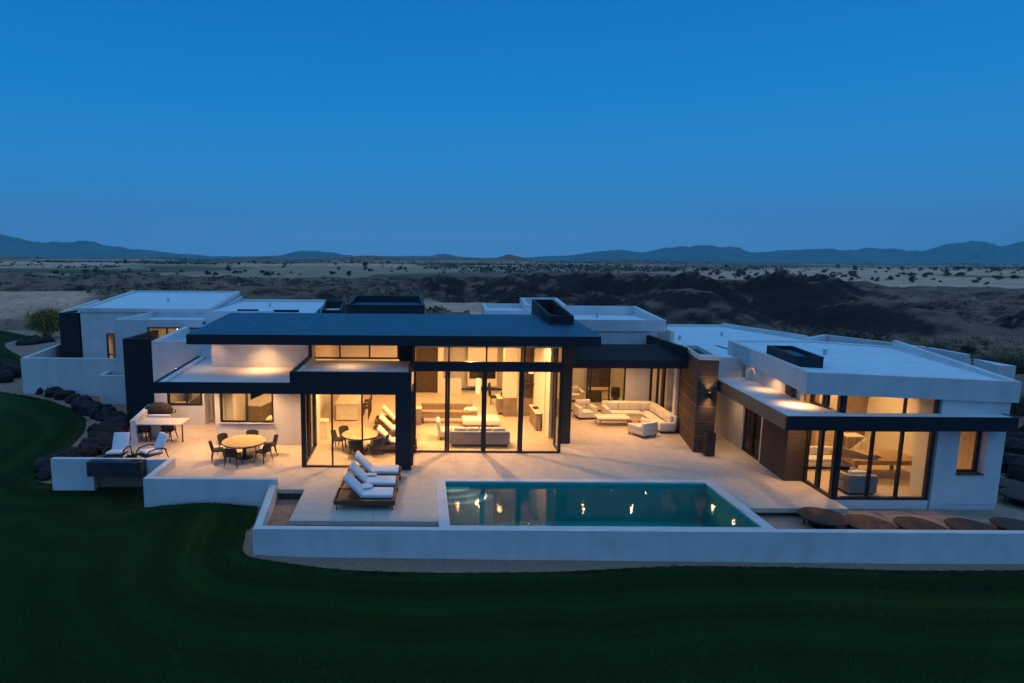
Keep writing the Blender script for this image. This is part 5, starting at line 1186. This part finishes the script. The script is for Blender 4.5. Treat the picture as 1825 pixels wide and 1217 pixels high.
# ------------------------------------------------------------------ lamps the place has
LAMPS = []
def spot(x, y, z, watts, cone=130, blend=.9, up=False, rad=.06, disc=True, col=WARM, tilt=None, parent=house):
    L_ = bpy.data.lights.new('downlight', 'SPOT'); L_.energy = watts; L_.color = col; L_.spot_size = R(cone); L_.spot_blend = blend; L_.shadow_soft_size = rad
    o = bpy.data.objects.new('downlight', L_); COL.objects.link(o); o.location = (x, y, z-.03)
    if up: o.rotation_euler = (R(180), 0, 0)
    if tilt: o.rotation_euler = tilt
    if disc and not up: LAMPS.append((x, y, z))
def area(x, y, z, sx, sy, watts, col=WARM):
    L_ = bpy.data.lights.new('ceiling_light', 'AREA'); L_.shape = 'RECTANGLE'; L_.size = sx; L_.size_y = sy; L_.energy = watts; L_.color = col
    o = bpy.data.objects.new('ceiling_light', L_); COL.objects.link(o); o.location = (x, y, z)
K_ = 6.6
# hall
for x, y, w in [(.6,28.6,60),(3.2,28.6,70),(5.4,28.8,60),(.6,32.2,70),(3.2,32.2,70),(.5,36.0,60),(3.4,36.2,80),(5.6,35.6,50),(-2.6,31.2,60),(-2.6,35,60),(2.1,32.0,18),(4.3,31.5,18),(3.7,33.3,18)]:
    spot(x, y, 4.69, w*K_, 150, .6)
# glass dining room
for x, y, w in [(-2.9,25.3,55),(-1.6,27.2,45),(-4.1,27.2,45)]: spot(x, y, cz0-.0, w*K_, 150, .6)
spot(2.35, 28.0, 4.69, 1500, 165, .4); spot(-2.3, 25.9, cz0, 300, 165, .4)
# terrace canopy
for x, y, w in [(-9.9,25.9,60),(-7.6,26.3,95),(-5.7,25.3,34),(-12.0,29.3,42),(-10.4,28.8,42)]: spot(x, y, cz0+.018, w*K_, 140, .8)
# kitchen, bedroom
for x, y, z, w in [(-7.3,28.6,3.14,45),(-7.6,32.5,4.4,70),(-13,32.4,3.42,25),(-15.5,38.3,4.0,60)]: spot(x, y, z, w*K_, 150, .6)
spot(gx+.5, 43.3, 3.4, 420, 160, .6)
hp('slit_room', 'inner', [(gx-.5, gx+1.6, 44.5, 44.6, -.5, 4.4), (gx-.5, gx+1.6, 42.4, 44.5, 3.42, 3.5)])
# wall washer under the main roof
spot(-7.2, 27.25, 4.92, 260, 120, .9); spot(-3.2, 26.4, 4.9, 60, 120, .9); spot(-9.6, 27.5, 4.9, 40, 120, .9, disc=False)
# patio
for x, y, w in [(8.2,29.0,56),(10.6,28.9,70),(8.4,32.0,34),(10.6,32.0,36),(12.2,31.4,24)]: spot(x, y, 3.52, w*K_, 140, .8)
spot(9.5, 36, 3.7, 340, 150, .6); spot(12, 36.4, 3.7, 240, 150, .6); spot(14.8, 31, 3.6, 500, 150, .6)
# right wing
for x, y, w in [(15.9,22.4,50),(17.6,22.5,55),(19.4,21.9,80),(16.2,25.2,50),(18.6,25.3,60)]: spot(x, y, 3.89, w*K_, 150, .6)
spot(14.72, 26.6, 3.95, 120, 140, .9, disc=False); spot(14.35, 24.6, 3.9, 40, 140, .9, disc=False)
spot(13.98, 21.95, 3.86, 110, 130, .9, disc=False)
q = lvl(1428,868); spot(q[0]+.05, q[1]+.1, zb_+.03, 170, 105, .9)
q = side(3.0); spot(q[0]-.5, q[1], zb_+.03, 70, 130, .9); q = side(4.6); spot(q[0]-.8, q[1], zb_+.03, 60, 130, .9)
# pier lamp up and down
spot(sx_, 26.03, sz_+.12, 60, 80, .8, up=True, disc=False); spot(sx_, 26.03, sz_-.09, 60, 80, .8, disc=False)
for x, y, z in LAMPS:
    b = MB(); b.lathe([(.06,-.012),(.06,.0)], 16, (x, y, z)); d_ = b.build('downlight_trim', M['frame'], house)
    MB().lathe([(.04,-.0165),(.04,-.0125)], 16, (x, y, z)).build('bulb', M['lamp'], d_)
# ------------------------------------------------------------------ sky, dusk light, haze, camera
W = bpy.data.worlds.new('World'); S.world = W; W.use_nodes = True
N = W.node_tree.nodes; K = W.node_tree.links; bg = N['Background']
sk = N.new('ShaderNodeTexSky'); sk.sky_type = 'NISHITA'; sk.sun_disc = False; sk.sun_elevation = R(2.0); sk.sun_rotation = R(200); sk.altitude = 300
tcn = N.new('ShaderNodeTexCoord'); sp = N.new('ShaderNodeSeparateXYZ'); K.new(tcn.outputs['Generated'], sp.inputs[0])
cr = N.new('ShaderNodeValToRGB'); K.new(sp.outputs[2], cr.inputs[0]); e_ = cr.color_ramp.elements
stops = [(0.0,(.085,.290,.68)),(.05,(.067,.283,.685)),(.10,(.027,.262,.675)),(.235,(.0,.218,.635)),(.37,(.0,.165,.53)),(.55,(.13,.34,.66)),(1.0,(.24,.50,.86))]
e_[0].position, e_[0].color = stops[0][0], (*stops[0][1],1); e_[1].position, e_[1].color = stops[-1][0], (*stops[-1][1],1)
for p_, c_ in stops[1:-1]: q = e_.new(p_); q.color = (*c_,1)
sb_ = N.new('ShaderNodeMix'); sb_.data_type = 'RGBA'; sb_.inputs[0].default_value = .008; K.new(cr.outputs[0], sb_.inputs[6]); K.new(sk.outputs[0], sb_.inputs[7])
K.new(sb_.outputs[2], bg.inputs[0]); bg.inputs[1].default_value = 1.0
sun = bpy.data.lights.new('sun', 'SUN'); sun.energy = .03; sun.angle = R(25); sun.color = (1,.8,.7)
so_ = bpy.data.objects.new('sun', sun); COL.objects.link(so_); so_.rotation_euler = (R(80), 0, R(-160+180))
HAZE = True
if HAZE:
    hb = MB(); hb.box(-9600, 9600, -600, 7100, -10.2, 520)
    hm = bpy.data.materials.new('haze'); hm.use_nodes = True; N = hm.node_tree.nodes; K = hm.node_tree.links; N.remove(N['Principled BSDF'])
    v = N.new('ShaderNodeVolumePrincipled'); v.inputs['Color'].default_value = (.22,.86,1,1); v.inputs['Density'].default_value = 1.1e-4; K.new(v.outputs[0], N['Material Output'].inputs['Volume'])
    o = hb.build('haze', hm); tag(o, kind='stuff', label='thin blue dusk haze', cat='haze')
cam = bpy.data.cameras.new('camera'); co = bpy.data.objects.new('camera', cam); COL.objects.link(co)
cam.sensor_width = 36; cam.lens = FOC/1825*36; cam.shift_x = (912.5-CX)/1825; cam.shift_y = -(608.5-CY)/1825
cam.clip_start = .1; cam.clip_end = 20000
co.matrix_world = Matrix.Translation((0,0,CAMH)) @ Matrix.Rotation(math.pi/2-PITCH, 4, 'X') @ Matrix.Rotation(ROLL, 4, 'Z')
S.camera = co
S.view_settings.view_transform = 'Standard'; S.view_settings.look = 'None'; S.view_settings.exposure = 0; S.view_settings.gamma = 1
S.render.engine = 'CYCLES'
c = S.cycles; c.use_denoising = True; c.max_bounces = 8; c.transparent_max_bounces = 16; c.volume_bounces = 0; c.glossy_bounces = 3; c.diffuse_bounces = 4; c.sample_clamp_indirect = 3; c.caustics_reflective = False; c.caustics_refractive = False; c.use_light_tree = True
